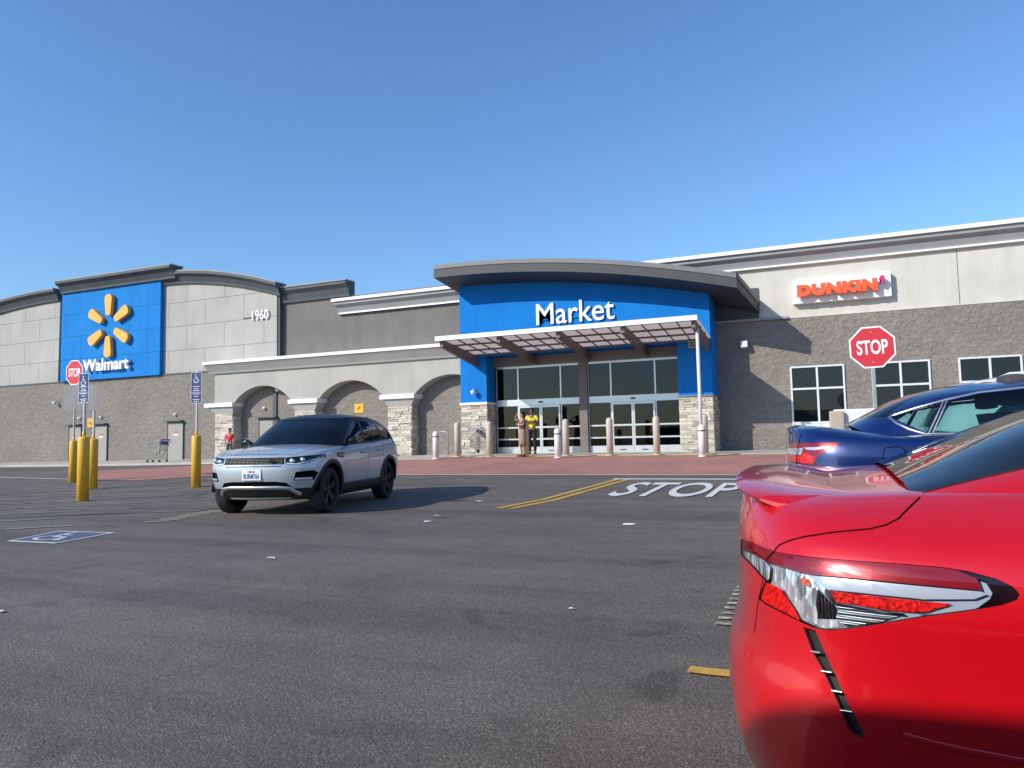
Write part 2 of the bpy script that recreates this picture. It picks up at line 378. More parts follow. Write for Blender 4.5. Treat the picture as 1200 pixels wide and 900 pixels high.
def lettering(name, txt, x0, x1, z0, z1, y, depth, mat, parent=None, bold=0., bev=0., plane='xz', shear=0., space=1.0, fn=None):
    """words fitted to the box x0..x1, z0..z1 on a wall that faces -Y (or on the ground)"""
    me = textmesh(txt, bold, depth, bev, shear, space); xs = [v.co.x for v in me.vertices]; ys = [v.co.y for v in me.vertices]; zs = [v.co.z for v in me.vertices]
    a, b, c, d = min(xs), max(xs), min(ys), max(ys); zz = (max(zs)-min(zs)) or 1
    for v in me.vertices:
        u = (v.co.x-a)/(b-a); t = (v.co.y-c)/(d-c); q = (v.co.z-min(zs))/zz
        X = x0+(x1-x0)*u; Z = z0+(z1-z0)*t
        if plane == 'xz': v.co = (X, y-depth*q, Z)
        else: v.co = (X, Z, fn(X, Z)+y+depth*q)
    me.materials.append(MATS[mat]); me.name = name
    o = bpy.data.objects.new(name, me); col.objects.link(o)
    if parent: o.parent = parent
    return o
# ================================================================ ground
def G(X, Y):
    z = min(max(.033*(Y-12.5), 0), .45)
    if X < -14: z *= 1-.4*min((-14-X)/15, 1)-.2*min(max((-29-X)/17, 0), 1)
    return z
def lin(a, b, st):
    n = max(1, int(round((b-a)/st))); return [a+(b-a)*i/n for i in range(n+1)]
def groundsheet(name, mat, xs, ys, dz=0., kind='structure', fn=G):
    m = MB(); m.grid([[(x, y, fn(x, y)+dz) for y in ys] for x in xs])
    for f in m.bm.faces:
        f.normal_update()
        if f.normal.z < 0: f.normal_flip()
    o = finish(name, m.bm, mat, None, recalc=False); tag(o, kind=kind); return o
XS = [-900, -400, -200, -120, -80, -60]+lin(-55, 40, 2.5)+[45, 60, 80, 120, 200, 400, 900]
YS = [-900, -400, -150, -60, -30, -12]+[-6, 0, 4, 8, 12.5]+lin(13, 29, .68)+[30, 60, 120, 300, 900]
YS = sorted(set(YS+[26.1363]))
groundsheet('ground', 'asphalt', XS, YS)
# brick crossing in front of the doors, its left end cut at a slant
def patch(name, mat, poly, dz, kind='structure', label=None, cat=None, group=None, sub=1.2, thick=0):
    """ground polygon draped over the slope"""
    bm = bmesh.new(); f = bm.faces.new([bm.verts.new((x, y, 0)) for x, y in poly])
    x0 = min(p[0] for p in poly); x1 = max(p[0] for p in poly); y0 = min(p[1] for p in poly); y1 = max(p[1] for p in poly)
    cuts = [((0, y, 0), (0, 1, 0)) for y in YS if y0 < y < y1]+[((x, 0, 0), (1, 0, 0)) for x in XS if x0 < x < x1]+([((-14, 0, 0), (1, 0, 0))] if x0 < -14 < x1 else [])
    for co, no in cuts: bmesh.ops.bisect_plane(bm, geom=bm.verts[:]+bm.edges[:]+bm.faces[:], plane_co=co, plane_no=no)
    bmesh.ops.triangulate(bm, faces=bm.faces[:])
    for v in bm.verts: v.co.z = G(v.co.x, v.co.y)+dz
    for f in bm.faces:
        f.normal_update()
        if f.normal.z < 0: f.normal_flip()
    o = finish(name, bm, mat, None, recalc=False); tag(o, label, cat, group, kind if not label else None); return o
patch('brick_paving', 'brick_paving', [(-17.5, 17.6), (40, 17.6), (40, 25.2), (-13.6, 25.2), (-13.6, 24.1), (-22.5, 24.1), (-26.5, 20.2), (-21, 15.9), (-19, 15.7)], .010)
patch('concrete_strip', 'concrete', [(-17.4, 17.38), (40, 17.38), (40, 17.58), (-17.4, 17.58)], .014)
# pavement: raised a little, kerb towards the lot
sw = MB()
def slab(m, x0, x1, y0, y1, h):
    xs = [x for x in XS if x0 < x < x1]+[-14.0]; xs = sorted({x0, x1, *[x for x in xs if x0 < x < x1]}); ys = sorted({y0, y1, *[y for y in YS if y0 < y < y1]})
    m.grid([[(x, y, G(x, y)+h) for y in ys] for x in xs])
    for y in (y0,): m.grid([[(x, y, G(x, y)-.05), (x, y, G(x, y)+h)] for x in xs])
    for x in (x0, x1): m.grid([[(x, y, G(x, y)-.05), (x, y, G(x, y)+h)] for y in ys])
slab(sw, -90, -17.6, 24.0, 28.62, .10); slab(sw, -17.6, -13.58, 24.15, 28.62, .03); slab(sw, -13.58, 40, 25.25, 28.95, .03)
tag(sw.build('pavement', 'concrete'), kind='structure')
patch('kerb_line', 'kerb_yellow', [(-13.9, 24.88), (-2.9, 24.88), (-2.9, 25.24), (-13.9, 25.24)], .018)

# ---- road markings (all flat paint on the asphalt)
st = lettering('stop_legend', 'STOP', -3.86, -1.62, 13.15, 15.65, .012, .004, 'road_white', None, bold=.012, plane='xy', fn=G)
tag(st, 'white STOP painted on the asphalt before the brick crossing', 'road marking')
tag(patch('stop_line', 'road_white', [(-4.62, 16.4), (6, 16.4), (6, 16.62), (-4.62, 16.62)], .008), 'white stop line beyond the painted STOP word', 'road marking').pop('kind', None)
for a, lab in ((0, 'left strip of the double yellow centre line'), (.24, 'right strip of the double yellow centre line')):
    o = patch('centre_line', 'road_yellow', [(-5.02+a, 10.8), (-4.90+a, 10.8), (-4.44+a, 16.4), (-4.56+a, 16.4)], .008); o.pop('kind', None)
    tag(o, lab, 'road marking', 'double yellow line')
def strip(p, q, wd, mat, dz=.008, name='parking_line', label=None, group=None):
    p = Vector((*p, 0)); q = Vector((*q, 0)); d = (q-p).normalized(); n = Vector((-d.y, d.x, 0))*wd/2
    o = patch(name, mat, [tuple((v)[:2]) for v in (p+n, p-n, q-n, q+n)], dz)
    if label: o.pop('kind', None); tag(o, label, 'road marking', group)
    return o
hl = 'faded white stripe of the diagonal hatching around the yellow posts'
for k in range(11):                                  # diagonal hatching around the sign posts
    c0 = -29.5+k*1.95
    x0, y0 = c0, 7.3; x1, y1 = c0+7.9, 15.0
    if x1 > -11.3: f = (-11.3-x0)/(x1-x0); x1 = -11.3; y1 = y0+7.7*f
    strip((x0, y0), (x1, y1), .10, 'road_white_worn', .008, 'hatching_stripe', hl, 'diagonal hatching stripes')
for k, x in enumerate((-33.0, -30.2, -27.4)):
    strip((x, 14), (x+6.2, 20.2), .1, 'road_white_worn', .008, 'parking_line', 'faded white parking line on the far left of the lot', 'far parking lines')
strip((-12.6, 7.55), (-9.75, 9.75), .05, 'tyre_mark', .012, 'pavement_seam')
strip((-30, -1.0), (-12.6, 7.55), .05, 'tyre_mark', .012, 'pavement_seam')
strip((-40, 19.0), (-22.6, 16.2), .12, 'road_white', .009, 'parking_line', 'long white line left of the yellow posts')
strip((-9.9, 9.45), (-11.6, 8.4), .1, 'road_white_worn', .009, 'parking_line', 'short faded line left of the ladder of dashes')
for k in range(9):                                    # worn ladder of dashes by the SUV
    t = k/8; cx = -9.15-.42*t*0+(-.4)*t; cy = 7.95+1.6*t
    o = strip((cx-.16, cy-.10), (cx+.16, cy+.10), .075, 'road_cream', .010, 'ladder_dash', 'small cream dash in the worn ladder beside the silver car', 'ladder of dashes left of the silver car')
for k in range(9):
    cy = 4.55+k*.14
    o = strip((-.68, cy), (-.24, cy+.04), .055, 'road_cream', .010, 'ladder_dash', 'small cream dash in the worn ladder beside the red bumper', 'ladder of dashes beside the red bumper')
strip((-.675, 3.63), (-.2, 3.63), .10, 'road_yellow', .010, 'yellow_dash', 'short yellow dash beside the red bumper')
# blue accessible symbol painted on the ground
A = Vector((-9.23, 5.83)); B = Vector((-9.62, 6.75)); C_ = Vector((-8.60, 6.82)); D = Vector((-8.40, 5.86))
root = thing('accessible_marking', 'blue square with a white border and wheelchair symbol painted on the asphalt', 'road marking')
def quad(u, v): return (A*(1-u)*(1-v)+D*u*(1-v)+C_*u*v+B*(1-u)*v)
def gpoly(uv, dz, mat, name): o = patch(name, mat, [tuple(quad(u, v)) for u, v in uv], dz); o.pop('kind', None); o.parent = root; return o
gpoly([(0, 0), (1, 0), (1, 1), (0, 1)], .008, 'road_white', 'border'); gpoly([(.06, .07), (.94, .07), (.94, .93), (.06, .93)], .012, 'road_blue', 'field')
m = MB()
def gtube(uv, wd):
    for (a, b), (c, d) in zip(uv, uv[1:]):
        p = quad(a, b); q = quad(c, d); dr = (q-p).normalized(); n = Vector((-dr.y, dr.x))*wd/2
        m.bm.faces.new([m.bm.verts.new((*v, .016)) for v in (p-n, q-n, q+n, p+n)])
gtube([(.46+.2*math.cos(t), .34+.17*math.sin(t)) for t in [R(100+20*i) for i in range(13)]], .05); gtube([(.42, .78), (.45, .45), (.66, .45), (.74, .2), (.82, .22)], .06); gtube([(.44, .62), (.62, .62)], .05); gtube([(.40, .86), (.46, .86)], .09)
for f in m.bm.faces:
    f.normal_update()
    if f.normal.z < 0: f.normal_flip()
finish('symbol', m.bm, 'road_white', root, recalc=False)
# litter and tyre marks
rl = random.Random(3)
for px, py, sz, lab in ((670, 715, .022, 'white scrap of paper in the middle of the asphalt'), (502, 612, .05, 'white scrap of paper right of the silver car, nearer one'), (512, 605, .04, 'white scrap of paper right of the silver car, farther one'), (737, 615, .06, 'pale flat scrap in front of the painted STOP word'), (562, 588, .05, 'pale scrap left of the double yellow line'), (317, 655, .035, 'tiny white scrap below the silver car'), (2, 718, .03, 'white scrap at the left edge of the asphalt')):
    d = pray(px, py); t = -EYE/d.z; X, Y = d.x*t, d.y*t
    m = MB(); pts = [(X+sz*rl.uniform(.6, 1.2)*math.cos(a)*1.6, Y+sz*rl.uniform(.5, 1.2)*math.sin(a), G(X, Y)+.006+rl.uniform(0, .012)) for a in [i*math.pi/3 for i in range(6)]]
    c = m.bm.verts.new((X, Y, G(X, Y)+.02)); V = [m.bm.verts.new(p) for p in pts]
    for i in range(6): m.bm.faces.new((c, V[i], V[(i+1) % 6]))
    tag(m.build('litter', 'paper'), lab, 'litter', 'scraps on the asphalt')

# ================================================================ the store
store = thing('store_building', 'long grey supermarket building with a blue entrance block and stone pillars', 'building', (-9, 28, .45))
class Off:                                            # parts are modelled in world space, then hung on their thing
    pass
def hang(o, root):
    o.parent = root; o.matrix_parent_inverse = Matrix.Translation(-Vector(root.location)); return o
def SB(m, name, mat, smooth=False, kind=None):
    o = m.build(name, mat, None, smooth); hang(o, store)
    return o
def bx(name, mat, *a, **k): return SB(MB().box(*a, **k), name, mat)
# --- left wing
bx('block_wall', 'split_block', -62, -14.0, 28.6, 29.0, -.1, 4.85)
bx('wall_ledge', 'dark_trim', -62, -28.75, 28.57, 28.66, 4.85, 4.93)
def zl(x): return 10.35-.0100*(-41.1-x)**2            # arched tops left and right of the blue panel
def zr(x): return 10.38-.0192*(x+33.15)**2
xsl = lin(-62, -41.1, 1.5); xsr = lin(-33.2, -25.03, .6)
m = MB(); m.prism([(-41.15, 4.93), (-62, 4.93)]+[(x, zl(x)-.35) for x in xsl], 28.66, 29.4); SB(m, 'stucco_wall', 'light_stucco')
m = MB(); m.prism([(-25.03, 4.93), (-33.2, 4.93)]+[(x, zr(x)-.35) for x in xsr], 28.66, 29.4); SB(m, 'stucco_wall', 'light_stucco')
PX0 = onY(72, 390, 28.42)[0]; PX1 = onY(187.5, 390, 28.42)[0]
bx('blue_panel', 'blue_panel', PX0, PX1, 28.42, 29.4, 4.89, 10.3)
bx('corner_shade_strip', 'dark_trim', -25.03, -24.90, 28.72, 29.0, 4.6, 8.9)  # dark strip paints in the shaded side of the projecting stucco wall
prof = lambda y, h=.66, p=.45: [(y, -h), (y-.12, -h), (y-.14, -h+.12), (y-p*.55, -h*.45), (y-p*.95, -.16), (y-p, -.14), (y-p, 0), (y+.35, 0), (y+.35, -h)]
m = MB(); m.sweep([(x, zl(x)) for x in xsl], prof(28.66)); m.sweep([(x, zr(x)) for x in lin(-33.0, -24.75, .5)], prof(28.66, .62)); SB(m, 'arched_cornice', 'dark_trim')
m = MB(); CX0 = onY(63, 331, 27.9)[0]; CX1 = onY(199, 314, 27.9)[0]; m.sweep([(CX0+.05, 10.66), (CX1-.05, 10.64)], prof(28.42, .66, .5)); SB(m, 'panel_cornice', 'dark_trim')
m = MB(); m.sweep([(CX0, 10.70), (CX1, 10.68)], [(27.9, -.07), (27.9, 0), (28.8, 0), (28.8, -.07)]); m.sweep([(x, zl(x)+.05) for x in xsl], [(28.2, -.06), (28.2, 0), (29.0, 0), (29.0, -.06)]); m.sweep([(x, zr(x)+.05) for x in lin(-33.0, -24.72, .5)], [(28.2, -.06), (28.2, 0), (29.0, 0), (29.0, -.06)])
SB(m, 'cornice_cap', 'cornice_grey')
# --- grey middle wall above the arcade
bx('stucco_wall', 'grey_stucco', -25.03, -13.9, 29.0, 29.4, 4.5, 8.1)
m = MB(); m.sweep([(-25.3, 8.80), (-20.85, 8.80)], prof(29.0, .72, .4)); SB(m, 'cornice', 'dark_trim')
m = MB(); m.sweep([(-25.3, 8.85), (-20.80, 8.85)], [(28.55, -.06), (28.55, 0), (29.3, 0), (29.3, -.06)]); SB(m, 'cornice_cap', 'cornice_grey')
bx('stucco_wall', 'grey_stucco', -25.03, -21.1, 29.0, 29.4, 8.1, 8.4)
m = MB(); m.sweep([(-21.5, 7.80), (-13.95, 7.80)], prof(29.0, .58, .4)); SB(m, 'cornice', 'cornice_grey')
m = MB(); m.sweep([(-21.62, 7.93), (-13.95, 7.93)], [(28.5, -.13), (28.5, 0), (29.4, 0), (29.4, -.13)]); m.sweep([(-21.4, 7.29), (-13.95, 7.29)], [(28.83, -.07), (28.83, 0), (29.1, 0), (29.1, -.07)]); SB(m, 'cornice_cap', 'white_trim')
# --- right wing
bx('stucco_wall', 'cream_stucco', -13.9, 42, 29.0, 29.4, 4.5, 7.6)
bx('block_wall', 'split_block', -3.95, 42, 28.92, 29.0, .2, 5.33)
bx('block_cap', 'cornice_grey', -3.84, -1.22, 28.80, 28.995, 5.33, 5.42); bx('block_cap', 'cream_stucco', -1.22, 42, 28.90, 28.995, 5.33, 5.37)
m = MB(); m.sweep([(-13.95, 7.88), (42, 7.88)], prof(29.0, .56, .38)); SB(m, 'cornice', 'cornice_grey')
m = MB(); m.sweep([(-13.95, 8.02), (42, 8.02)], [(28.52, -.14), (28.52, 0), (29.4, 0), (29.4, -.14)]); m.sweep([(-13.95, 7.37), (42, 7.37)], [(28.83, -.06), (28.83, 0), (29.1, 0), (29.1, -.06)]); SB(m, 'cornice_cap', 'white_trim')
for x in (4.3, 14.2): bx('wall_joint', 'grey_metal', x-.012, x+.012, 28.996, 29.0, 5.4, 7.3)
# store volume behind
m = MB(); m.box(-62, 42, 29.4, 75, .1, 7.3); SB(m, 'roof_block', 'grey_stucco')
# --- arcade with three blind arches
m = MB(); zt = 4.95; arcs = [(-27.1, -23.6), (-21.93, -18.43), (-16.72, -13.22)]
low = [(-28.4, 3.17)]
for a, b in arcs:
    c = (a+b)/2; hw = (b-a)/2; rise = .76; Rr = (hw*hw+rise*rise)/(2*rise)
    for i in range(25):
        x = a+(b-a)*i/24
        if x > -14.1: break
        low.append((x, 3.17+math.sqrt(max(Rr*Rr-(x-c)**2, 0))-(Rr-rise)))
low.append((-14.1, low[-1][1]))
F_ = [(x, 28.0, z) for x, z in low]; B_ = [(x, 28.598, z) for x, z in low]; FT = [(x, 28.0, zt) for x, z in low]; BT = [(x, 28.598, zt) for x, z in low]
m.grid([FT, F_, B_, BT, FT]); bmesh.ops.remove_doubles(m.bm, verts=m.bm.verts[:], dist=1e-5); m.bm.faces.new([m.bm.verts.new(p) for p in (FT[0], F_[0], B_[0], BT[0])]); SB(m, 'arcade_wall', 'arcade_stucco')
m = MB(); m.sweep([(-28.72, 5.10), (-14.1, 5.10)], [(28.0, -.45), (27.9, -.45), (27.86, -.36), (27.68, -.12), (27.62, -.05), (27.62, 0), (28.4, 0), (28.4, -.45)]); SB(m, 'arcade_cornice', 'cornice_arcade')
m = MB(); m.sweep([(-28.8, 5.24), (-14.1, 5.24)], [(27.55, -.14), (27.55, 0), (29.0, 0), (29.0, -.14)]); SB(m, 'arcade_coping', 'white_trim')
rs = random.Random(11)
def stones(m, x0, x1, z0, z1, yf, out=-1, axis='x', th=.05):
    """ledge stone veneer: separate thin courses of uneven stones"""
    z = z0
    while z < z1-.01:
        h = min(rs.choice((.05, .07, .09, .11, .13)), z1-z); x = x0
        while x < x1-.01:
            wd = min(rs.uniform(.12, .5), x1-x)
            if x1-x-wd < .08: wd = x1-x
            d = rs.uniform(.0, th); g = .004
            if axis == 'x': m.box(x+g, x+wd-g, yf-d-.03, yf+.06, z+g, z+h-g)
            else: m.box(yf-.06, yf+d+.03, x+g, x+wd-g, z+g, z+h-g)
            x += wd
        z += h
for i, (cx0, cx1, hw0, hw1) in enumerate(((-28.37, -27.22, -28.95, -27.10), (-23.37, -22.2, -23.65, -21.93), (-18.15, -16.95, -18.48, -16.70))):
    gz = G(cx0, 28.0)
    m = MB(); m.box(cx0+.03, cx1-.03, 28.06, 28.598, gz-.1, 2.62); stones(m, cx0, cx1, gz, 2.62, 28.06); stones(m, 28.02, 28.59, gz, 2.62, cx1-.03, axis='y')
    col_o = SB(m, 'stone_column', 'ledge_stone')
    m = MB(); m.hexa([(cx0+.02, 28.04, 2.62), (cx1-.02, 28.04, 2.62), (cx1-.02, 28.598, 2.62), (cx0+.02, 28.598, 2.62), (hw0+.12, 27.94, 2.97), (hw1-.06, 27.94, 2.97), (hw1-.06, 28.598, 2.97), (hw0+.12, 28.598, 2.97)]); hang(m.build('capital', 'arcade_stucco'), store)
    bx('column_cap', 'white_trim', hw0, hw1, 27.84, 28.598, 2.97, 3.165)
# --- entrance block
YF = 27.3
def rtop(x, y): return 8.17-.0115*(x+14.5)**2-.11*(y-25.9)
def xr(y): return -2.69+(y-25.9)*.15
m = MB(); xs = lin(-14.1, -3.84, .6)
m.prism([(-14.1, 4.55)]+[(-3.84, 4.55)]+[(x, rtop(x, YF)-.4) for x in xs[::-1]], YF, YF+.4)
m.prism([(YF+.4, 4.55), (28.99, 4.55), (28.99, rtop(-3.84, 28.99)-.3), (YF+.4, rtop(-3.84, YF+.4)-.3)], -4.1, -3.84, 'yz')
m.prism([(YF+.4, 4.55), (28.99, 4.55), (28.99, rtop(-14.1, 28.99)-.3), (YF+.4, rtop(-14.1, YF+.4)-.3)], -14.1, -13.85, 'yz')
m.box(-14.1, -12.9, YF, 28.55, 2.62, 4.55); m.box(-5.07, -3.84, YF, 28.99, 2.55, 4.55); m.box(-12.9, -5.07, 28.05, 28.3, 4.50, 4.551); m.box(-12.9, -5.07, YF+.4, 28.3, 4.552, 4.62)
SB(m, 'entrance_wall', 'blue_stucco')
for (x0, x1, zt, y1) in ((-14.06, -12.94, 2.52, 28.5), (-5.03, -3.88, 2.50, 28.9)):
    m = MB(); m.box(x0+.02, x1-.02, YF+.06, y1, .35, zt); stones(m, x0-.04, x1+.04, .42, zt, YF+.06); 
    stones(m, YF+.02, y1, .42, zt, x1-.02, axis='y')
    SB(m, 'stone_pillar', 'ledge_stone')
bx('roof_shade_panel', 'dark_trim', -3.84, -2.25, 28.93, 28.997, 5.42, 6.6)  # dark panel standing in for the roof overhang's shade on the cream wall
bx('pillar_band', 'white_trim', -14.13, -12.87, YF-.06, 28.5, 2.52, 2.62); bx('pillar_band', 'taupe_panel', -5.09, -3.80, YF-.06, 28.9, 2.50, 2.55)
# roof with an arched, forward-hanging edge
ys = [25.9, 27, 28, 29.0, 31.0]
def roofgrid(dz): return [[((-14.53 if i == 0 else (xr(y) if i == 20 else -14.53+(xr(y)+14.53)*i/20)), y, rtop(-14.53+(xr(y)+14.53)*i/20, y)+dz) for y in ys] for i in range(21)]
m = MB(); T = roofgrid(0); Bm = roofgrid(-.47); m.grid(T); m.grid(Bm)
for P in (([r[0] for r in T], [r[0] for r in Bm]), ([r[-1] for r in T], [r[-1] for r in Bm]), (T[0], Bm[0]), (T[-1], Bm[-1])): m.grid([list(P[0]), list(P[1])])
roof = SB(m, 'entrance_roof', 'fascia_grey')
def frow(y, off, dz, ox=0): return [(-14.53+(xr(y)+14.53)*i/20+ox, y+off, rtop(-14.53+(xr(y)+14.53)*i/20, y)+dz) for i in range(21)]
m = MB(); a = [frow(25.9, -.03, .04), frow(25.9, -.03, -.13), frow(25.9, .004, -.13), frow(25.9, .004, .04), frow(25.9, -.03, .04)]; m.grid(a)
e = [[(xr(y)+ox, y, rtop(xr(y), y)+dz) for y in ys] for ox, dz in ((.035, .04), (.035, -.13), (-.004, -.13), (-.004, .04), (.035, .04))]; m.grid(e)
SB(m, 'roof_edge', 'grey_metal')
# doors and glazing
header = bx('door_header', 'taupe_panel', -12.9, -5.07, 28.02, 28.26, 4.10, 4.50)
bx('entrance_post', 'brown_steel', -9.13, -8.80, 27.95, 28.25, .43, 4.10)
bx('threshold', 'concrete', -12.9, -5.07, 27.35, 28.3, .40, .475)
zb, zd, zh, zt = .475, 2.44, 2.70, 4.06
rails = (.74, 1.06, 1.54)
def frame_bar(m, x0, x1, z0, z1, y=28.12, d=.10): m.box(x0, x1, y, y+d, z0, z1)
SETS = ((-12.84, -11.84, -10.82, -9.96, -9.13), (-8.80, -7.86, -6.98, -6.10, -5.17))
for si, X in enumerate(SETS):
    nm = 'storefront_frame'; f = MB()
    for x in (X[0], X[4]): frame_bar(f, x-.04 if x != X[0] else x, x+.04 if x == X[0] else x, zb, zt)
    frame_bar(f, X[0]+.04, X[4]-.04, zd, zh, 28.08, .16); frame_bar(f, X[0]+.04, X[4]-.04, zt-.05, zt+.04)
    for x in ((X[1], X[3])): frame_bar(f, x-.03, x+.03, zh, zt-.05); frame_bar(f, x-.03, x+.03, zb, zd)
    for a, b in ((X[0]+.04, X[1]-.03), (X[3]+.03, X[4]-.04)):
        for rz in rails[1:]: frame_bar(f, a, b, rz-.03, rz+.03, 28.13, .08)
        frame_bar(f, a, b, zb, rails[0], 28.13, .08)
        SB(MB().box(a, b, 28.165, 28.175, rails[0], zd), 'side_pane', 'storefront_glass')
    fr = SB(f, nm, 'alu_frame')
    for a, b in ((X[0]+.04, X[1]-.03), (X[1]+.03, X[3]-.03), (X[3]+.03, X[4]-.04)): SB(MB().box(a, b, 28.165, 28.175, zh, zt-.05), 'transom_pane', 'storefront_glass')
    SB(MB().box(X[2]-.09, X[2]+.09, 28.05, 28.10, zd+.10, zd+.16), 'door_sensor', 'black_plastic')
    for a, b in ((X[1]+.03, X[2]-.005), (X[2]+.005, X[3]-.03)):
        d = MB(); y = 28.05
        for p, q in ((a, a+.06), (b-.06, b)): d.box(p, q, y, y+.05, zb, zd-.01)
        d.box(a+.06, b-.06, y, y+.05, zb, rails[0]); d.box(a+.06, b-.06, y, y+.05, zd-.09, zd-.01)
        for rz in rails[1:]: d.box(a+.06, b-.06, y, y+.05, rz-.035, rz+.035)
        do = SB(d, 'sliding_door', 'alu_frame')
        g = MB().box(a+.06, b-.06, y+.02, y+.03, rails[0], zd-.09).build('pane', 'storefront_glass'); g.parent = do; g.matrix_parent_inverse = Matrix.Identity(4)
        g.matrix_parent_inverse = Matrix.Identity(4)
        s_ = MB().box(a+.3, b-.3, y-.004, y-.0005, .56, .60).build('door_sticker', 'black_plastic'); s_.parent = do
# vestibule behind the glass
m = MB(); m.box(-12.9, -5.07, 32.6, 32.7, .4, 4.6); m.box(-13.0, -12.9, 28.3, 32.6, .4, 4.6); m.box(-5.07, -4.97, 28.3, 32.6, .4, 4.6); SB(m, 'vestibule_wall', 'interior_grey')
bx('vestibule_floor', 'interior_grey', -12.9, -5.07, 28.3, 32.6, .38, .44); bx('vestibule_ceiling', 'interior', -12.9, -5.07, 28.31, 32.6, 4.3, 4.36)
for x, wd, h in ((-11.4, .8, 1.3), (-10.2, .5, 1.7), (-8.3, .7, 1.2), (-7.2, .5, 1.6), (-5.9, .6, 1.5)):
    m = MB(); m.box(x, x+wd, 31.3, 31.9, .44, .44+h)
    for k in range(4): m.box(x+.03, x+wd-.03, 31.25, 31.3, .5+h*k/4, .5+h*k/4+.05)
    SB(m, 'display_rack', 'display_a')
SB(MB().box(-12.76, -11.9, 28.35, 28.37, 1.5, 2.42), 'window_poster', 'banner_blue')
# --- canopy over the doors
def cz(y): return 4.60+(27.3-y)*.115
for i, x in enumerate((-13.40, -11.02, -8.70, -6.35, -3.96)):
    inner = 27.3 if i in (0, 4) else 28.02; zi = cz(inner)
    m = MB(); m.hexa([(x-.07, 24.4, cz(24.4)-.30), (x+.07, 24.4, cz(24.4)-.30), (x+.07, inner, 4.12), (x-.07, inner, 4.12), (x-.07, 24.4, cz(24.4)-.04), (x+.07, 24.4, cz(24.4)-.04), (x+.07, inner, zi-.04), (x-.07, inner, zi-.04)])
    SB(m, 'canopy_beam', 'brown_steel')
m = MB(); m.grid([[(x, y, cz(y)) for y in (24.30, 25.3, 26.3, 27.3)] for x in lin(-13.55, -3.82, 1.2)]); SB(m, 'canopy_panel', 'canopy_panel')
m = MB()
for y in (24.45, 25.4, 26.35, 27.2): m.box(-13.5, -3.86, y-.03, y+.03, cz(y)-.07, cz(y)-.004)
x = -13.4
while x < -3.9: m.hexa([(x-.015, 24.45, cz(24.45)-.05), (x+.015, 24.45, cz(24.45)-.05), (x+.015, 27.28, cz(27.28)-.05), (x-.015, 27.28, cz(27.28)-.05), (x-.015, 24.45, cz(24.45)-.003), (x+.015, 24.45, cz(24.45)-.003), (x+.015, 27.28, cz(27.28)-.003), (x-.015, 27.28, cz(27.28)-.003)]); x += .59
SB(m, 'canopy_purlins', 'brown_steel')
SB(MB().box(-13.58, -3.80, 24.22, 24.30, cz(24.3)-.10, cz(24.3)+.07), 'canopy_gutter', 'white_metal')
SB(MB().cyl((-3.90, 24.75, .40), (-3.90, 24.75, 4.62), .06, n=14), 'canopy_downpipe', 'white_metal', True)
# --- windows in the right wing
for x in (-1.25, 1.45, 4.12, 6.82, 9.5, 12.2):
    x1 = x+1.83; f = MB()
    f.box(x, x+.06, 28.86, 28.96, .75, 3.53); f.box(x1-.06, x1, 28.86, 28.96, .75, 3.53); f.box(x+.06, x1-.06, 28.86, 28.96, 3.47, 3.53)
    f.box((x+x1)/2-.035, (x+x1)/2+.035, 28.87, 28.96, .8, 3.47); f.box(x+.06, x1-.06, 28.872, 28.958, 2.66, 2.73); f.box(x+.06, x1-.06, 28.88, 28.958, 1.42, 1.49); f.box(x+.06, x1-.06, 28.89, 28.955, .75, 1.42)
    fo = SB(f, 'window', 'white_metal')
    for a, b in ((x+.06, (x+x1)/2-.035), ((x+x1)/2+.035, x1-.06)):
        for c, d in ((1.49, 2.66), (2.73, 3.47)):
            g = MB().box(a, b, 28.905, 28.915, c, d).build('pane', 'window_glass'); g.parent = fo
# --- service doors in the block wall
for x0, wd, lab in ((-39.9, .95, 0), (-37.85, 1.0, 1), (-32.2, 1.05, 1), (-26.0, 1.1, 0)):
    zb_ = G(x0, 28.6)+.1; d = MB().box(x0, x0+wd, 28.545, 28.62, zb_, 2.28); do = SB(d, 'service_door', 'door_tan')
    m = MB(); m.box(x0-.07, x0, 28.53, 28.62, zb_, 2.35); m.box(x0+wd, x0+wd+.05, 28.53, 28.62, zb_, 2.35); m.box(x0, x0+wd, 28.53, 28.62, 2.28, 2.35); f = m.build('door_frame', 'dark_trim'); f.parent = do
    m = MB().box(x0-.12, x0+wd+.05, 28.35, 28.6, 2.36, 2.41).build('drip_cap', 'dark_trim'); m.parent = do
    m = MB().tube([(x0+.12, 28.53, 1.32), (x0+.12, 28.48, 1.32), (x0+.24, 28.48, 1.32)], .015).build('handle', 'satin_metal'); m.parent = do
    if lab:
        m = MB().box(x0+.42, x0+.72, 28.535, 28.542, 1.62, 1.72).build('notice', 'sign_white'); m.parent = do
        m = MB().box(x0+.42, x0+.72, 28.535, 28.542, 1.725, 1.82).build('notice', 'notice_red'); m.parent = do
# ================================================================ signs on the building
def sgn(name, label, cat, x, y, z): return thing(name, label, cat, (x, y, z))
def pin(o, root): return hang(o, root)
ms = sgn('market_sign', 'white Market lettering above the entrance canopy', 'sign', -9, 27.3, 6); 
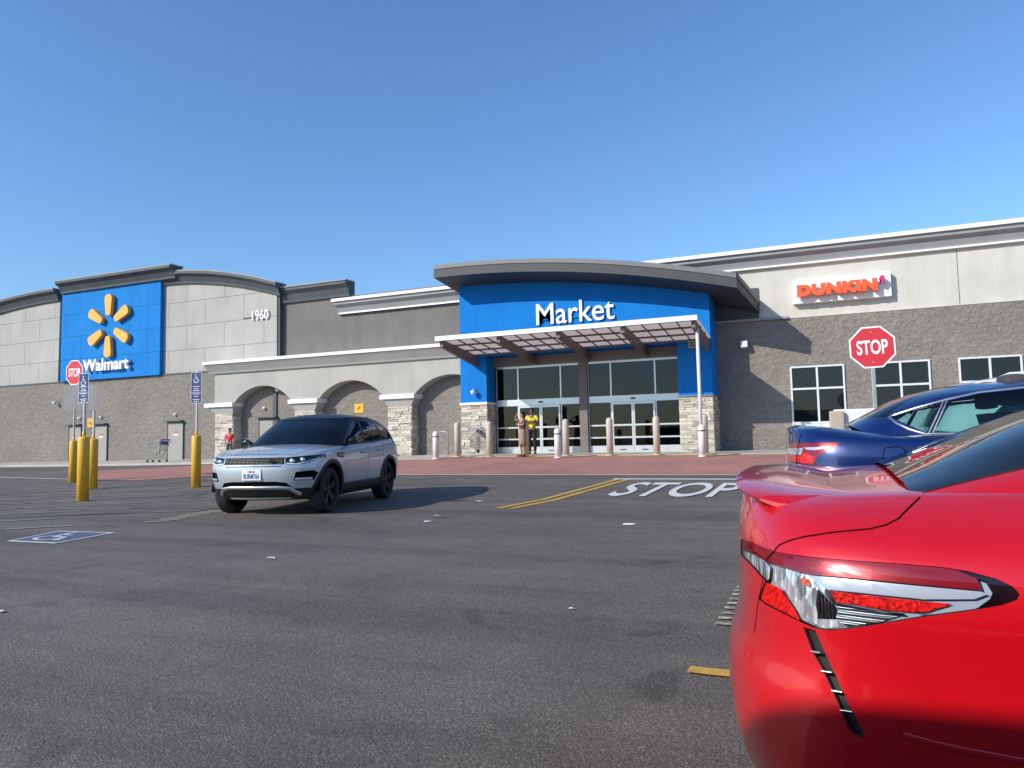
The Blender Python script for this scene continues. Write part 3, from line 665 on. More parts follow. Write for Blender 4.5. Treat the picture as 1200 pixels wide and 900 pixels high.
# each letter fitted in one word
pin(lettering('letters', 'Market', -10.60, -7.38, 5.60, 6.46, 27.28, .07, 'letter_white', bold=.004), ms)
pin(MB().box(-10.5, -7.45, 27.24, 27.30, 5.78, 5.82).build('mounting_rail', 'blue_stucco'), ms)
wl = sgn('wordmark_sign', 'white Walmart lettering at the bottom of the blue wall panel', 'sign', -37, 28.4, 5.5)
pin(lettering('letters', 'Walmart', onY(99, 436, 28.3)[0], onY(152.5, 431, 28.3)[0], 5.32, 6.00, 28.34, .16, 'letter_white', bold=.018), wl)
pin(MB().box(-38.2, -35.0, 28.33, 28.42, 5.50, 5.54).build('mounting_rail', 'blue_stucco'), wl)
sp = sgn('spark_emblem', 'yellow six petal spark emblem on the blue wall panel', 'emblem', -37.15, 28.4, 7.9)
SX, SZ = onY(126, 381.5, 28.16)
for k in range(6):
    a = math.pi/2+k*math.pi/3; m = MB(); prof_ = []
    for (r_, w_) in ((.58, .0), (.60, .12), (.66, .175), (.80, .20), (1.45, .275), (1.62, .265), (1.72, .19), (1.76, .0)): prof_.append((r_, w_))
    out_ = prof_+[(r_, -w_) for r_, w_ in prof_[-2:0:-1]]
    pts = [(SX+r_*math.cos(a)+w_*math.sin(a), SZ+r_*math.sin(a)-w_*math.cos(a)) for r_, w_ in out_]
    m.prism(pts, 28.16, 28.36)
    c = (SX+1.1*math.cos(a), SZ+1.1*math.sin(a)); m.cyl((c[0], 28.36, c[1]), (c[0], 28.43, c[1]), .05, n=8)
    pin(m.build('petal', 'spark_yellow'), sp)
dk = sgn('donut_shop_sign', 'white sign board with orange DUNKIN\' lettering on the cream wall', 'sign', .6, 29, 6.2)
pin(MB().box(-1.02, 2.22, 28.72, 29.0, 5.83, 6.70).build('sign_board', 'sign_white'), dk)
pin(lettering('letters', 'DUNKIN', -.86, 1.78, 6.02, 6.46, 28.60, .18, 'donut_orange', bold=.07, bev=.012, space=1.10), dk)
pin(MB().box(-.8, 1.9, 28.58, 28.72, 6.17, 6.20).build('letter_rail', 'sign_white'), dk)
m = MB(); m.prism([(1.86, 6.50), (1.84, 6.42), (1.90, 6.36), (1.86, 6.24), (1.93, 6.27), (2.02, 6.40), (2.01, 6.50), (1.95, 6.54)], 28.42, 28.60); m.box(1.9, 1.94, 28.6, 28.72, 6.4, 6.44); pin(m.build('apostrophe', 'donut_pink'), dk)
hn = sgn('house_number', 'small white street number 1960 high on the stucco wall', 'sign', -26.6, 28.6, 7.5)
pin(lettering('digits', '1960', onY(296, 370, 28.6)[0], onY(315, 370, 28.6)[0], 7.33, 7.80, 28.60, .05, 'letter_white', bold=.0), hn)
pin(MB().box(-27.2, -26.1, 28.59, 28.66, 7.5, 7.53).build('mounting_rail', 'light_stucco'), hn)
# wall lights, cameras, small signs
def wall_lamp(x, y, z, label, sc=1.0, group='wall lamps'):
    r = thing('wall_lamp', label, 'wall lamp', (x, y, z), 0, group)
    MB().box(-.06*sc, .06*sc, -.05, 0, -.08*sc, .08*sc).build('bracket', 'white_metal', r)
    MB().hexa([(-.10*sc, -.26*sc, -.12*sc), (.10*sc, -.26*sc, -.12*sc), (.10*sc, -.05, -.15*sc), (-.10*sc, -.05, -.15*sc), (-.10*sc, -.20*sc, .06*sc), (.10*sc, -.20*sc, .06*sc), (.10*sc, -.05, .10*sc), (-.10*sc, -.05, .10*sc)]).build('housing', 'white_metal', r)
wall_lamp(-2.82, 28.92, 4.50, 'white wall lamp on the shaded block wall right of the entrance', 1.3)
def camera_(x, y, z, label):
    r = thing('security_camera', label, 'security camera', (x, y, z), 0, 'security cameras')
    MB().tube([(0, 0, .05), (0, -.18, .05), (0, -.22, 0)], .025).build('arm', 'white_metal', r)
    MB().lathe([(0, -.16), (.07, -.14), (.10, -.08), (.11, 0), (.09, .02), (0, .03)], (0, -.22, -.02), 14).build('dome', 'white_metal', r, True)
camera_(-13.42, 27.3, 3.10, 'white security camera on the blue pillar left of the doors')
camera_(-41.0, 28.6, 3.75, 'white security camera on the block wall behind the left stop sign')
camera_(-24.75, 28.6, 3.80, 'white security camera inside the first arch from the left')
m = MB(); m.box(-25.15, -24.93, 28.52, 28.6, .4, 4.0); tag(m.build('wall_conduit', 'dark_trim'), 'dark vertical conduit on the wall inside the first arch', 'conduit')
for x, z, lab in ((-39.1, 2.75, 'small round lamp above the leftmost service door'), (-37.35, 2.75, 'small round lamp above the service door right of the yellow posts'), (-31.7, 2.72, 'small round lamp above the service door near the first arch'), (-25.7, 2.85, 'small round lamp above the service door inside the first arch')):
    r = thing('door_lamp', lab, 'wall lamp', (x, 28.6, z), 0, 'lamps above the service doors')
    MB().lathe([(.09, 0), (.09, -.05), (.06, -.07)], (0, 0, 0), 12, 'y').build('base', 'white_metal', r, True); MB().lathe([(.075, -.05), (.07, -.10), (.04, -.14), (0, -.15)], (0, 0, 0), 12, 'y').build('globe', 'sign_white', r, True)
for (px, py, Y, wd, ht, lab) in ((106, 495.5, 28.6, .42, .50, 'yellow diamond pattern notice on the wall by the yellow posts'), (421, 478.5, 28.6, .50, .42, 'yellow notice on the wall inside the middle arch')):
    X, Z = onY(px, py, Y); r = thing('wall_notice', lab.replace('diamond pattern ', 'square '), 'notice', (X, Y, Z), 0, 'yellow wall notices')
    MB().box(-wd/2, wd/2, -.03, 0, -ht/2, ht/2).build('panel', 'warning_yellow', r)
    MB().prism([(-.12, -.08), (.02, -.02), (.12, .1), (0, .06), (-.05, .0)], -.036, -.031).build('pictogram', 'black_plastic', r)
lp = sgn('speaker_box', 'small beige box under the right end of the canopy', 'speaker', -4.5, 27.3, 4.42)
MB().box(-.12, .12, -.12, 0, -.14, .12, bev=.01).build('case', 'beige_box', lp); MB().box(-.09, .09, -.126, -.121, -.10, .08).build('grille', 'taupe_panel', lp)

# ================================================================ bollards
def bollard(x, y, h, r, mat, label, group, ring):
    root = thing('bollard', label, 'bollard', (x, y, G(x, y)+.02), 0, group)
    m = MB(); m.lathe([(r*1.0, 0), (r, h-r*.9), (r*.93, h-r*.5), (r*.7, h-r*.18), (r*.35, h-r*.03), (0, h)], n=20); m.build('post', mat, root, True)
    if ring: MB().lathe([(r+.006, h-.22), (r+.006, h-.17)], n=20).build('band', 'sign_back', root, True)
    MB().lathe([(r+.025, .0), (r+.02, .03), (r+.001, .035)], n=20).build('base_collar', mat, root, True)
tn = 'tan bollard, '
for px, lab in ((536, 'tan bollard left of the left stone pillar'), (573.5, 'tan bollard in front of the left stone pillar'), (616, 'tan bollard between the two standing people'), (663.5, 'tan bollard before the left set of doors, beside a short white one'), (715, 'tan bollard in front of the right set of doors, on its left'), (770, 'tan bollard in front of the right set of doors, on its right'), (825.5, 'tan bollard by the right stone pillar, behind a white one')):
    X = onY(px, 535, 25.1)[0]; bollard(X, 25.35 if px > 820 else 25.12, 1.33, .115, 'bollard_tan', lab, 'tan bollards in front of the doors', False)
for px, py, lab in ((511, 539.5, 'short white bollard left of the entrance'), (654, 536.5, 'short white bollard in the middle of the entrance'), (823.5, 535.5, 'short white bollard right of the entrance')):
    X = onY(px, py, 24.0)[0]; bollard(X, 24.0, 1.03, .115, 'bollard_white', lab, 'short white bollards', True)

# ================================================================ posts with accessible parking signs
def octagon(r): return [(r*math.cos(R(22.5+45*i))/math.cos(R(22.5))*1.0, r*math.sin(R(22.5+45*i))/math.cos(R(22.5))) for i in range(8)]
def stop_face(root, z, half, y=0):
    p = bpy.data.objects.new('sign_panel', None)
    pm = MB(); pm.prism(octagon(half), y, y+.004); o = pm.build('stop_panel', 'sign_white', root); o.location = (0, 0, z)
    q = MB().prism(octagon(half*.93), -.003, -.0005).build('red_field', 'sign_red', o); 
    t = lettering('letters', 'STOP', -half*.68, half*.68, -half*.35, half*.35, -.0035, .002, 'sign_white', o, bold=.022)
    bpy.data.objects.remove(p); return o
def isa(root, parent, s, z):
    m = MB(); y = -.0035; r = .0085*s/.3*1.6
    arc = [(.02*s+.26*s*math.cos(t), y, z-.12*s+.26*s*math.sin(t)) for t in [R(150+18*i) for i in range(13)]]
    m.tube(arc, r, 6); m.tube([(-.05*s, y, z+.30*s), (-.02*s, y, z), (.18*s, y, z), (.26*s, y, z-.22*s), (.33*s, y, z-.2*s)], r, 6); m.tube([(-.04*s, y, z+.14*s), (.14*s, y, z+.14*s)], r*.8, 6)
    m.lathe([(0, -.002), (.06*s, -.002), (.06*s, .001), (0, .001)], (-.05*s, y, z+.40*s), 10, 'y'); return m.build('wheelchair_symbol', 'sign_white', parent)
def blue_sign(root, z0, z1, back=False, wd=.30):
    p = MB().box(-wd/2, wd/2, -.003, 0, z0, z1).build('sign_panel', 'sign_white' if not back else 'sign_back', root)
    if back: p.location = (0, -.035, 0); p['label'] = 'grey back of a sign'; return p
    MB().box(-wd/2+.008, wd/2-.008, -.0045, -.0032, z0+.008, z1-.008).build('blue_field', 'sign_blue', p).location = (0, 0, 0)
    h = z1-z0; s_ = isa(root, p, .26, z1-.17); s_.location = (0, -.003, 0)
    m = MB()
    for k, (f0, wf) in enumerate(((.46, .8), (.54, .6), (.60, .75), (.70, .85), (.78, .5), (.88, .8), (.94, .6))):
        m.box(-wd*wf/2*.8, wd*wf/2*.8, -.0055, -.0047, z1-f0*h-.006, z1-f0*h+.006)
    m.box(-wd/2+.01, wd/2-.01, -.0055, -.0047, z1-.655*h-.003, z1-.655*h+.003)
    m.build('small_print', 'sign_white', p); return p
def signpost(x, y, label, bh, zt_, br_, name, cat='sign post', rz=0, group='signs on yellow posts'):
    root = thing(name, label, cat, (x, y, G(x, y)), rz, group)
    MB().lathe([(br_, 0), (br_, bh-.03), (br_*.9, bh), (br_*.4, bh+.01), (0, bh+.012)], n=22).build('post_sleeve', 'yellow_paint', root, True)
    MB().cyl((0, 0, bh), (0, 0, bh+.12), .035, n=10).build('pole_collar', 'yellow_paint', root, True)
    MB().box(-.022, .022, -.022, .022, bh+.1, zt_, bev=.004).build('pole', 'galvanised', root)
    return root
r = signpost(-14.43, 10.65, 'nearest yellow post carrying a blue accessible parking sign', 1.33, 2.66, .115, 'accessible_sign'); blue_sign(r, 2.06, 2.68).location = (0, -.028, 0)
r = signpost(-14.79, 13.99, 'yellow post with a narrow blue parking sign standing alone left of the silver car', 1.30, 2.95, .115, 'accessible_sign', rz=R(12)); blue_sign(r, 2.13, 2.92).location = (0, -.028, 0)
r = signpost(-17.72, 13.35, 'yellow post with the grey back of its sign showing, right one of the cluster', 1.30, 2.72, .115, 'accessible_sign', rz=R(12)); blue_sign(r, 2.05, 2.72, True)
r = signpost(-20.82, 15.04, 'yellow post with a small stop sign above a grey sign back', 1.24, 3.62, .115, 'stop_sign'); o = stop_face(r, 3.30, .37); o.location = (0, -.03, 3.30)
p = MB().box(-.44, .44, -.028, -.023, 2.18, 2.92).build('sign_panel', 'sign_back', r); p['label'] = 'wide grey back of a sign'
# stop sign behind the blue car
sx, sy = onY(1022, 407, 15.7)[0], 15.7; r = thing('stop_sign', 'large red stop sign on a pole rising behind the blue car', 'stop sign', (sx, sy, G(sx, sy)))
zc = onY(1022.5, 407, 15.7)[1]-G(sx, sy); o = stop_face(r, zc, .40); o.location = (0, -.03, zc); o.rotation_euler = (0, R(-1.2), 0)
MB().box(-.03, .03, -.022, .022, 0, zc+.2, bev=.004).build('pole', 'galvanised', r)
m = MB(); [m.lathe([(0, -.0045), (.014, -.0045), (.014, 0)], (0, 0, q), 8, 'y') for q in (.29, -.29)]; b = m.build('bolt', 'satin_metal', o)

# ================================================================ cart, rack, planter
def shopping_cart(x, y, rz, label, mat='cart_grey'):
    r = thing('shopping_cart', label, 'shopping cart', (x, y, G(x, y)+.10), rz)
    m = MB(); T_ = [(-.42, -.20), (.48, -.28), (.48, .28), (-.42, .20)]; B_ = [(-.34, -.16), (.36, -.22), (.36, .22), (-.34, .16)]; zT, zB = 1.0, .56
    def lp(a, b, t): return a+(b-a)*t
    for lv in range(6):
        t = lv/5; P = [(lp(b[0], a[0], t), lp(b[1], a[1], t), lp(zB, zT-.10*(a[0] < 0), t)) for a, b in zip(T_, B_)]; m.tube(P+[P[0]], .006 if lv not in (0, 5) else .011, 5)
    for e in range(4):
        for k in range(9):
            t = k/9; a, a2, b, b2 = T_[e], T_[(e+1) % 4], B_[e], B_[(e+1) % 4]
            m.tube([(lp(b[0], b2[0], t), lp(b[1], b2[1], t), zB), (lp(a[0], a2[0], t), lp(a[1], a2[1], t), zT-.10*(lp(a[0], a2[0], t) < 0))], .004, 4)
    for k in range(7): yy = -.18+.06*k; m.tube([(-.34, yy*.8, zB), (.36, yy, zB)], .005, 4)
    m.build('basket', mat, r)
    m = MB()
    for s_ in (-1, 1): m.tube([(.50, .26*s_, 1.02), (.40, .24*s_, .62), (.42, .24*s_, .22), (-.38, .17*s_, .17)], .013, 6); m.tube([(.36, .2*s_, zB), (.1, .2*s_, .2)], .012, 6)
    m.build('chassis', mat, r)
    MB().cyl((.52, -.27, 1.03), (.52, .27, 1.03), .02, n=10).build('handle', 'cart_blue', r, True); MB().box(.34, .47, -.2, .2, .80, .96).build('child_seat_flap', 'cart_blue', r)
    for sx_, sy_ in ((.38, .22), (.38, -.22), (-.36, .16), (-.36, -.16)): MB().lathe([(.02, -.015), (.06, -.015), (.06, .015), (.02, .015)], (sx_, sy_, .06), 14, 'y').build('wheel', 'rubber', r, True)
    return r
shopping_cart(-28.45, 24.6, R(5), 'empty shopping cart standing on the pavement between the yellow posts')
X, Z = onY(549, 525, 26.9); shopping_cart(X, 26.9, R(25), 'pale shopping cart with a blue flap parked left of the entrance pillar', 'rack_green')
for px, lab in ((519, 'pale hoop rack just left of the white bollard cart corner'), (541, 'pale hoop rack beside the parked cart, right one')):
    X = onY(px, 520, 27.4)[0]; z0 = G(X, 27.4)+.03; m = MB(); m.tube([(X-.25, 27.4, z0), (X-.25, 27.4, z0+.85), (X-.2, 27.4, z0+.95), (X, 27.4, z0+1.0), (X+.2, 27.4, z0+.95), (X+.25, 27.4, z0+.85), (X+.25, 27.4, z0)], .025, 8)
    tag(m.build('bike_rack', 'rack_green', None, True), {519: 'pale hoop rack by the wall behind the short white bollard', 541: 'pale hoop rack by the wall behind the parked pale cart'}[px], 'bike rack', 'hoop racks')
m = MB(); m.box(-47.2, -44.35, 25.6, 26.3, G(-45, 26), G(-45, 26)+.95, bev=.02); m.box(-47.25, -44.30, 25.55, 26.35, G(-45, 26)+.95, G(-45, 26)+1.02); tag(m.build('planter_box', 'planter'), 'dark grey box standing on the pavement at the left edge', 'planter')
# ================================================================ vehicles
def crm(P, n):
    """Catmull-Rom through rows of control points"""
    out = []; m = len(P)
    for i in range(m-1):
        p0 = P[i-1] if i > 0 else [2*a-b for a, b in zip(P[0], P[1])]; p1 = P[i]; p2 = P[i+1]
        p3 = P[i+2] if i+2 < m else [2*a-b for a, b in zip(P[-1], P[-2])]
        d = [max(math.dist(a, b), 1e-5)**.5 for a, b in ((p0, p1), (p1, p2), (p2, p3))]
        for k in range(n):
            t = k/n; q = []
            for a, b, c, e in zip(p0, p1, p2, p3):
                m1 = ((b-a)/d[0]-(c-a)/(d[0]+d[1])+(c-b)/d[1])*d[1]; m2 = ((c-b)/d[1]-(e-b)/(d[1]+d[2])+(e-c)/d[2])*d[1]
                q.append((2*t**3-3*t**2+1)*b+(t**3-2*t**2+t)*m1+(-2*t**3+3*t**2)*c+(t**3-t**2)*m2)
            out.append(tuple(q))
    out.append(tuple(P[-1])); return out
def ring(L, rf, ff, mids):
    """one level of the body: plan outline from the rear centre round the side to the front centre"""
    xr, xf, w = L['xr'], L['xf'], L['w']; kr, kf = L.get('kr', 1), L.get('kf', 1); wm = L.get('wm', {})
    P = [(xr+dx*kr, w*f*(L.get('wr', 1) if f > .1 else 1)) for dx, f in rf]+[(x, w) for x in mids]+[(xf-dx*kf, w*f*(L.get('wf', 1) if f > .1 else 1)) for dx, f in ff[::-1]]
    zx = L['z']; xs = [xr, xr+.5, (xr+xf)/2, xf-.9, xf]
    def z(x):
        if not isinstance(zx, (list, tuple)): return zx
        for i in range(4):
            if x <= xs[i+1]:
                t = (x-xs[i])/(xs[i+1]-xs[i]); t = max(0, t); t = t*t*(3-2*t) if i in (1, 2) else t; return zx[i]+(zx[i+1]-zx[i])*t
        return zx[4]
    return [(x, y, z(x)) for x, y in P]
def shell(rings, nu=5, nv=3):
    D = [crm(r, nu) for r in rings]; cols = list(zip(*D)); cols = [crm(list(c), nv) for c in cols]; return [list(r) for r in zip(*cols)]
def skin(bm, S, cap=None, capT=8, closebottom=True, CP=2.4):
    """right and left halves of a shell plus its crowned lid"""
    rows = []
    for r in S:
        a = [bm.verts.new(p) for p in r]; b = [a[0]]+[bm.verts.new((p[0], -p[1], p[2])) for p in r[1:-1]]+[a[-1]]; rows.append((a, b))
    for (a, b), (c, d) in zip(rows, rows[1:]):
        for i in range(len(a)-1):
            for u, v in ((a, c), (b, d)):
                try: bm.faces.new((u[i], u[i+1], v[i+1], v[i]))
                except ValueError: pass
    if cap is not None:
        a, b = rows[-1]; n = len(a); prev = None; X0, X1 = a[0].co.x, a[-1].co.x
        for i in range(1, n-1):
            A = a[i].co; B = b[i].co; cr = cap(A.x)*min(1, max(0, 1-abs(2*(A.x-X0)/(X1-X0)-1)**3.5)**.8); row = [a[i]]
            for k in range(1, capT):
                t = 1-2*k/capT; row.append(bm.verts.new((A.x, A.y*t, A.z+cr*(1-abs(t)**CP))))
            row.append(b[i])
            if prev is None: bm.faces.new([a[0]]+row) if len(row) < 3 else [bm.faces.new((a[0], row[j], row[j+1])) for j in range(capT)]
            else:
                for j in range(capT): bm.faces.new((prev[j], prev[j+1], row[j+1], row[j]))
            prev = row
        for j in range(capT): bm.faces.new((prev[j], prev[j+1], a[-1]))
    if closebottom:
        a, b = rows[0]
        for i in range(len(a)-1):
            vs = (a[i], a[i+1], b[i+1], b[i]); vs = list(dict.fromkeys(vs))
            if len(vs) > 2:
                try: bm.faces.new(vs)
                except ValueError: pass
    bmesh.ops.recalc_face_normals(bm, faces=bm.faces)
def inpoly(x, y, P):
    c = False; j = len(P)-1
    for i in range(len(P)):
        if (P[i][1] > y) != (P[j][1] > y) and x < (P[j][0]-P[i][0])*(y-P[i][1])/(P[j][1]-P[i][1])+P[i][0]: c = not c
        j = i
    return c
AX = {'side': ((0, 2), Vector((0, 1, 0))), 'end': ((1, 2), Vector((1, 0, 0))), 'top': ((0, 1), Vector((0, 0, 1)))}
def cut(bm, poly, view='side', cond=lambda c, n: True, apex=None, proj=None, to3=None):
    """cut the outline of a panel into the body surface and return the faces inside it"""
    if proj is None:
        (i, j), dr = AX[view]; proj = lambda p: (p[i], p[j])
        def to3(q): v = Vector((0, 0, 0)); v[i] = q[0]; v[j] = q[1]; return v
    bx0 = min(p[0] for p in poly); bx1 = max(p[0] for p in poly); by0 = min(p[1] for p in poly); by1 = max(p[1] for p in poly)
    for k in range(len(poly)):
        a = to3(poly[k]); b = to3(poly[(k+1) % len(poly)])
        if apex is None: no = (b-a).cross(dr)
        else: no = (a-apex).cross(b-apex)
        if no.length < 1e-9: continue
        fs = []
        for f in bm.faces:
            q = [proj(v.co) for v in f.verts]
            if max(p[0] for p in q) < bx0 or min(p[0] for p in q) > bx1 or max(p[1] for p in q) < by0 or min(p[1] for p in q) > by1: continue
            if cond(f.calc_center_median(), f.normal): fs.append(f)
        g = list({v for f in fs for v in f.verts})+list({e for f in fs for e in f.edges})+fs
        bmesh.ops.bisect_plane(bm, geom=g, plane_co=a, plane_no=no.normalized(), dist=1e-6)
    res = []
    for f in bm.faces:
        c = f.calc_center_median(); p = proj(c)
        if bx0 <= p[0] <= bx1 and by0 <= p[1] <= by1 and cond(c, f.normal) and inpoly(p[0], p[1], poly): res.append(f)
    return res
def extract(bm, faces, name, mat, parent, off=0., keep=False, thick=0., smooth=True):
    """the given faces become a panel of their own, moved in or out by off"""
    nb = bmesh.new(); mp = {}; nrm = {}
    for f in faces:
        for v in f.verts: nrm[v] = nrm.get(v, Vector((0, 0, 0)))+f.normal*f.calc_area()
    for v, n in nrm.items(): mp[v] = nb.verts.new(v.co+(n.normalized()*off if n.length > 0 else Vector((0, 0, 0))))
    for f in faces: nb.faces.new([mp[v] for v in f.verts])
    if thick:
        bmesh.ops.solidify(nb, geom=nb.faces[:], thickness=thick)
    if not keep: bmesh.ops.delete(bm, geom=faces, context='FACES')
    return finish(name, nb, mat, parent, smooth, recalc=bool(thick))
def rim_faces(bm, faces, depth, name, mat, parent):
    """short wall around a recessed panel"""
    fs = set(faces); nb = bmesh.new(); nrm = {}
    for f in faces:
        for v in f.verts: nrm[v] = nrm.get(v, Vector((0, 0, 0)))+f.normal
    for f in faces:
        for e in f.edges:
            if sum(1 for g in e.link_faces if g in fs) == 1:
                a, b = e.verts; na, nb_ = nrm[a].normalized(), nrm[b].normalized()
                vs = [nb.verts.new(p) for p in (a.co, b.co, b.co-nb_*depth, a.co-na*depth)]; nb.faces.new(vs)
    return finish(name, nb, mat, parent, False, recalc=False)
def ribbon(bvh, pts, dirv, wd, mat, parent, name='panel_seam', off=.0012, step=.03, thick=0):
    """narrow strip laid on the surface: seams, trims, mouldings"""
    P = []
    pts = [Vector(p) for p in pts]
    for a, b in zip(pts, pts[1:]):
        n = max(1, int((b-a).length/step)); P += [a+(b-a)*i/n for i in range(n)]
    P.append(pts[-1]); H = []
    for p in P:
        d = dirv(p) if callable(dirv) else Vector(dirv); h = bvh.ray_cast(p, d.normalized())
        if h[0] is not None: H.append((h[0], h[1] if h[1].dot(d) < 0 else -h[1]))
    if len(H) < 2: return None
    bm = bmesh.new(); prev = None
    for i, (p, n) in enumerate(H):
        t = (H[min(i+1, len(H)-1)][0]-H[max(i-1, 0)][0]).normalized(); s_ = n.cross(t).normalized()*wd/2
        if thick: row = [bm.verts.new(q) for q in (p-s_-n*.002, p-s_*.8+n*thick, p+s_*.8+n*thick, p+s_-n*.002)]
        else: row = [bm.verts.new(p-s_+n*off), bm.verts.new(p+s_+n*off)]
        if prev and (H[i][0]-H[i-1][0]).length < .25:
            for k in range(len(row)-1): bm.faces.new((prev[k], prev[k+1], row[k+1], row[k]))
        prev = row
    return finish(name, bm, mat, parent, bool(thick), recalc=bool(thick))
def circ(cx, cz, r, n=28): return [(cx+r*math.cos(2*math.pi*i/n), cz+r*math.sin(2*math.pi*i/n)) for i in range(n)]
def wheel(parent, x, y, r, wd, rim, spokes=5, side=1, twin=True):
    t = bpy.data.objects.new('wheel', None); col.objects.link(t); t.parent = parent; t.location = (x, y, r)
    h = wd/2; rr = r*.70
    m = MB(); m.lathe([(rr, -h*.8), (rr+.02, -h), (r-.03, -h), (r-.006, -h*.8), (r, -h*.5), (r, h*.5), (r-.006, h*.8), (r-.03, h), (rr+.02, h), (rr, h*.8)], n=40, axis='y', cap=False); 
    autosmooth(m.build('tyre', 'rubber', t, True), 50)
    m = MB(); s_ = side
    m.lathe([(rr+.004, h*.85*s_), (rr-.012, h*.9*s_), (rr-.02, h*.6*s_), (rr-.03, -h*.6*s_), (rr-.03, -h*.8*s_)], n=36, axis='y', cap=False)
    for k in range(spokes):
        for dd in ((-.13, .13) if twin else (0,)):
            a = 2*math.pi*k/spokes+.2; a0 = a+dd*.6; a1 = a+dd*1.15; w0, w1 = (.022, .026) if twin else (.035, .05)
            for (p, q) in (((a0, .05), (a1, rr-.012)),):
                c0 = (math.cos(a0)*.05, math.sin(a0)*.05); c1 = (math.cos(a1)*(rr-.01), math.sin(a1)*(rr-.01)); nx, nz = -math.sin(a1), math.cos(a1)
                y0, y1 = h*.62*s_, h*.80*s_; y2 = h*.48*s_
                m.hexa([(c0[0]-nx*w0, y2, c0[1]-nz*w0), (c1[0]-nx*w1, y2, c1[1]-nz*w1), (c1[0]+nx*w1, y2, c1[1]+nz*w1), (c0[0]+nx*w0, y2, c0[1]+nz*w0),
                        (c0[0]-nx*w0, y0, c0[1]-nz*w0), (c1[0]-nx*w1, y1, c1[1]-nz*w1), (c1[0]+nx*w1, y1, c1[1]+nz*w1), (c0[0]+nx*w0, y0, c0[1]+nz*w0)])
    m.lathe([(0, h*.68*s_), (.03, h*.68*s_), (.06, h*.64*s_), (.065, h*.45*s_)], n=16, axis='y'); m.build('rim', rim, t)
    MB().lathe([(.05, h*.25*s_), (r*.50, h*.25*s_), (r*.50, h*.15*s_), (.05, h*.15*s_)], n=30, axis='y', cap=False).build('brake_disc', 'brake_disc', t)
    MB().lathe([(.0, -h*.3*s_), (rr-.03, -h*.3*s_), (rr-.03, -h*.35*s_), (0, -h*.35*s_)], n=24, axis='y').build('hub_cover', 'dark_gap', t)
    return t
def arches(bm, root, xs, zc, r, halfw, mat='black_plastic', lip=0.0, bvh=None):
    for x in xs:
        fs = cut(bm, circ(x, zc, r), 'side', lambda c, n: abs(c.y) > halfw*.62 and abs(n.y) > .25); bmesh.ops.delete(bm, geom=fs, context='FACES')
    for x in xs:
        for s_ in (-1, 1):
            m = MB(); pts = circ(x, zc, r+.002, 36); y0, y1 = s_*(halfw*.55), s_*(halfw-.012)
            A = [m.bm.verts.new((p[0], y0, p[1])) for p in pts]; B = [m.bm.verts.new((p[0], y1, p[1])) for p in pts]
            for i in range(36):
                if pts[i][1] > zc-.02 and pts[(i+1) % 36][1] > zc-.02: m.bm.faces.new((A[i], A[(i+1) % 36], B[(i+1) % 36], B[i]))
            m.bm.faces.new([a for a, p in zip(A, pts) if p[1] > zc-.06]); m.build('wheel_well', 'dark_gap', root)
            if lip and bvh:
                pp = [(p[0], s_*3, p[1]) for p in circ(x, zc, r+lip*.42, 40) if p[1] > zc-.03]
                k = max(range(len(pp)), key=lambda i: math.dist(pp[i][::2], pp[i-1][::2])); pp = pp[k:]+pp[:k]
                ribbon(bvh, pp, (0, -s_, 0), lip, mat, root, 'wheel_arch_trim', thick=.012)
def seat(root, x, y, z, h=.62, mat='seat_fabric'):
    m = MB(); m.box(x, x+.5, y-.24, y+.24, z, z+.14, bev=.05); m.hexa([(x-.10, y-.24, z+.10), (x+.04, y-.24, z+.10), (x+.04, y+.24, z+.10), (x-.10, y+.24, z+.10), (x-.22, y-.20, z+h), (x-.14, y-.20, z+h), (x-.14, y+.20, z+h), (x-.22, y+.20, z+h)])
    m.box(x-.24, x-.14, y-.12, y+.12, z+h+.03, z+h+.2, bev=.03); m.build('seat', mat, root)
RF = [(0, 0), (.012, .35), (.04, .62), (.11, .83), (.24, .95)]
FF = [(0, 0), (.02, .30), (.07, .55), (.18, .78), (.38, .94)]

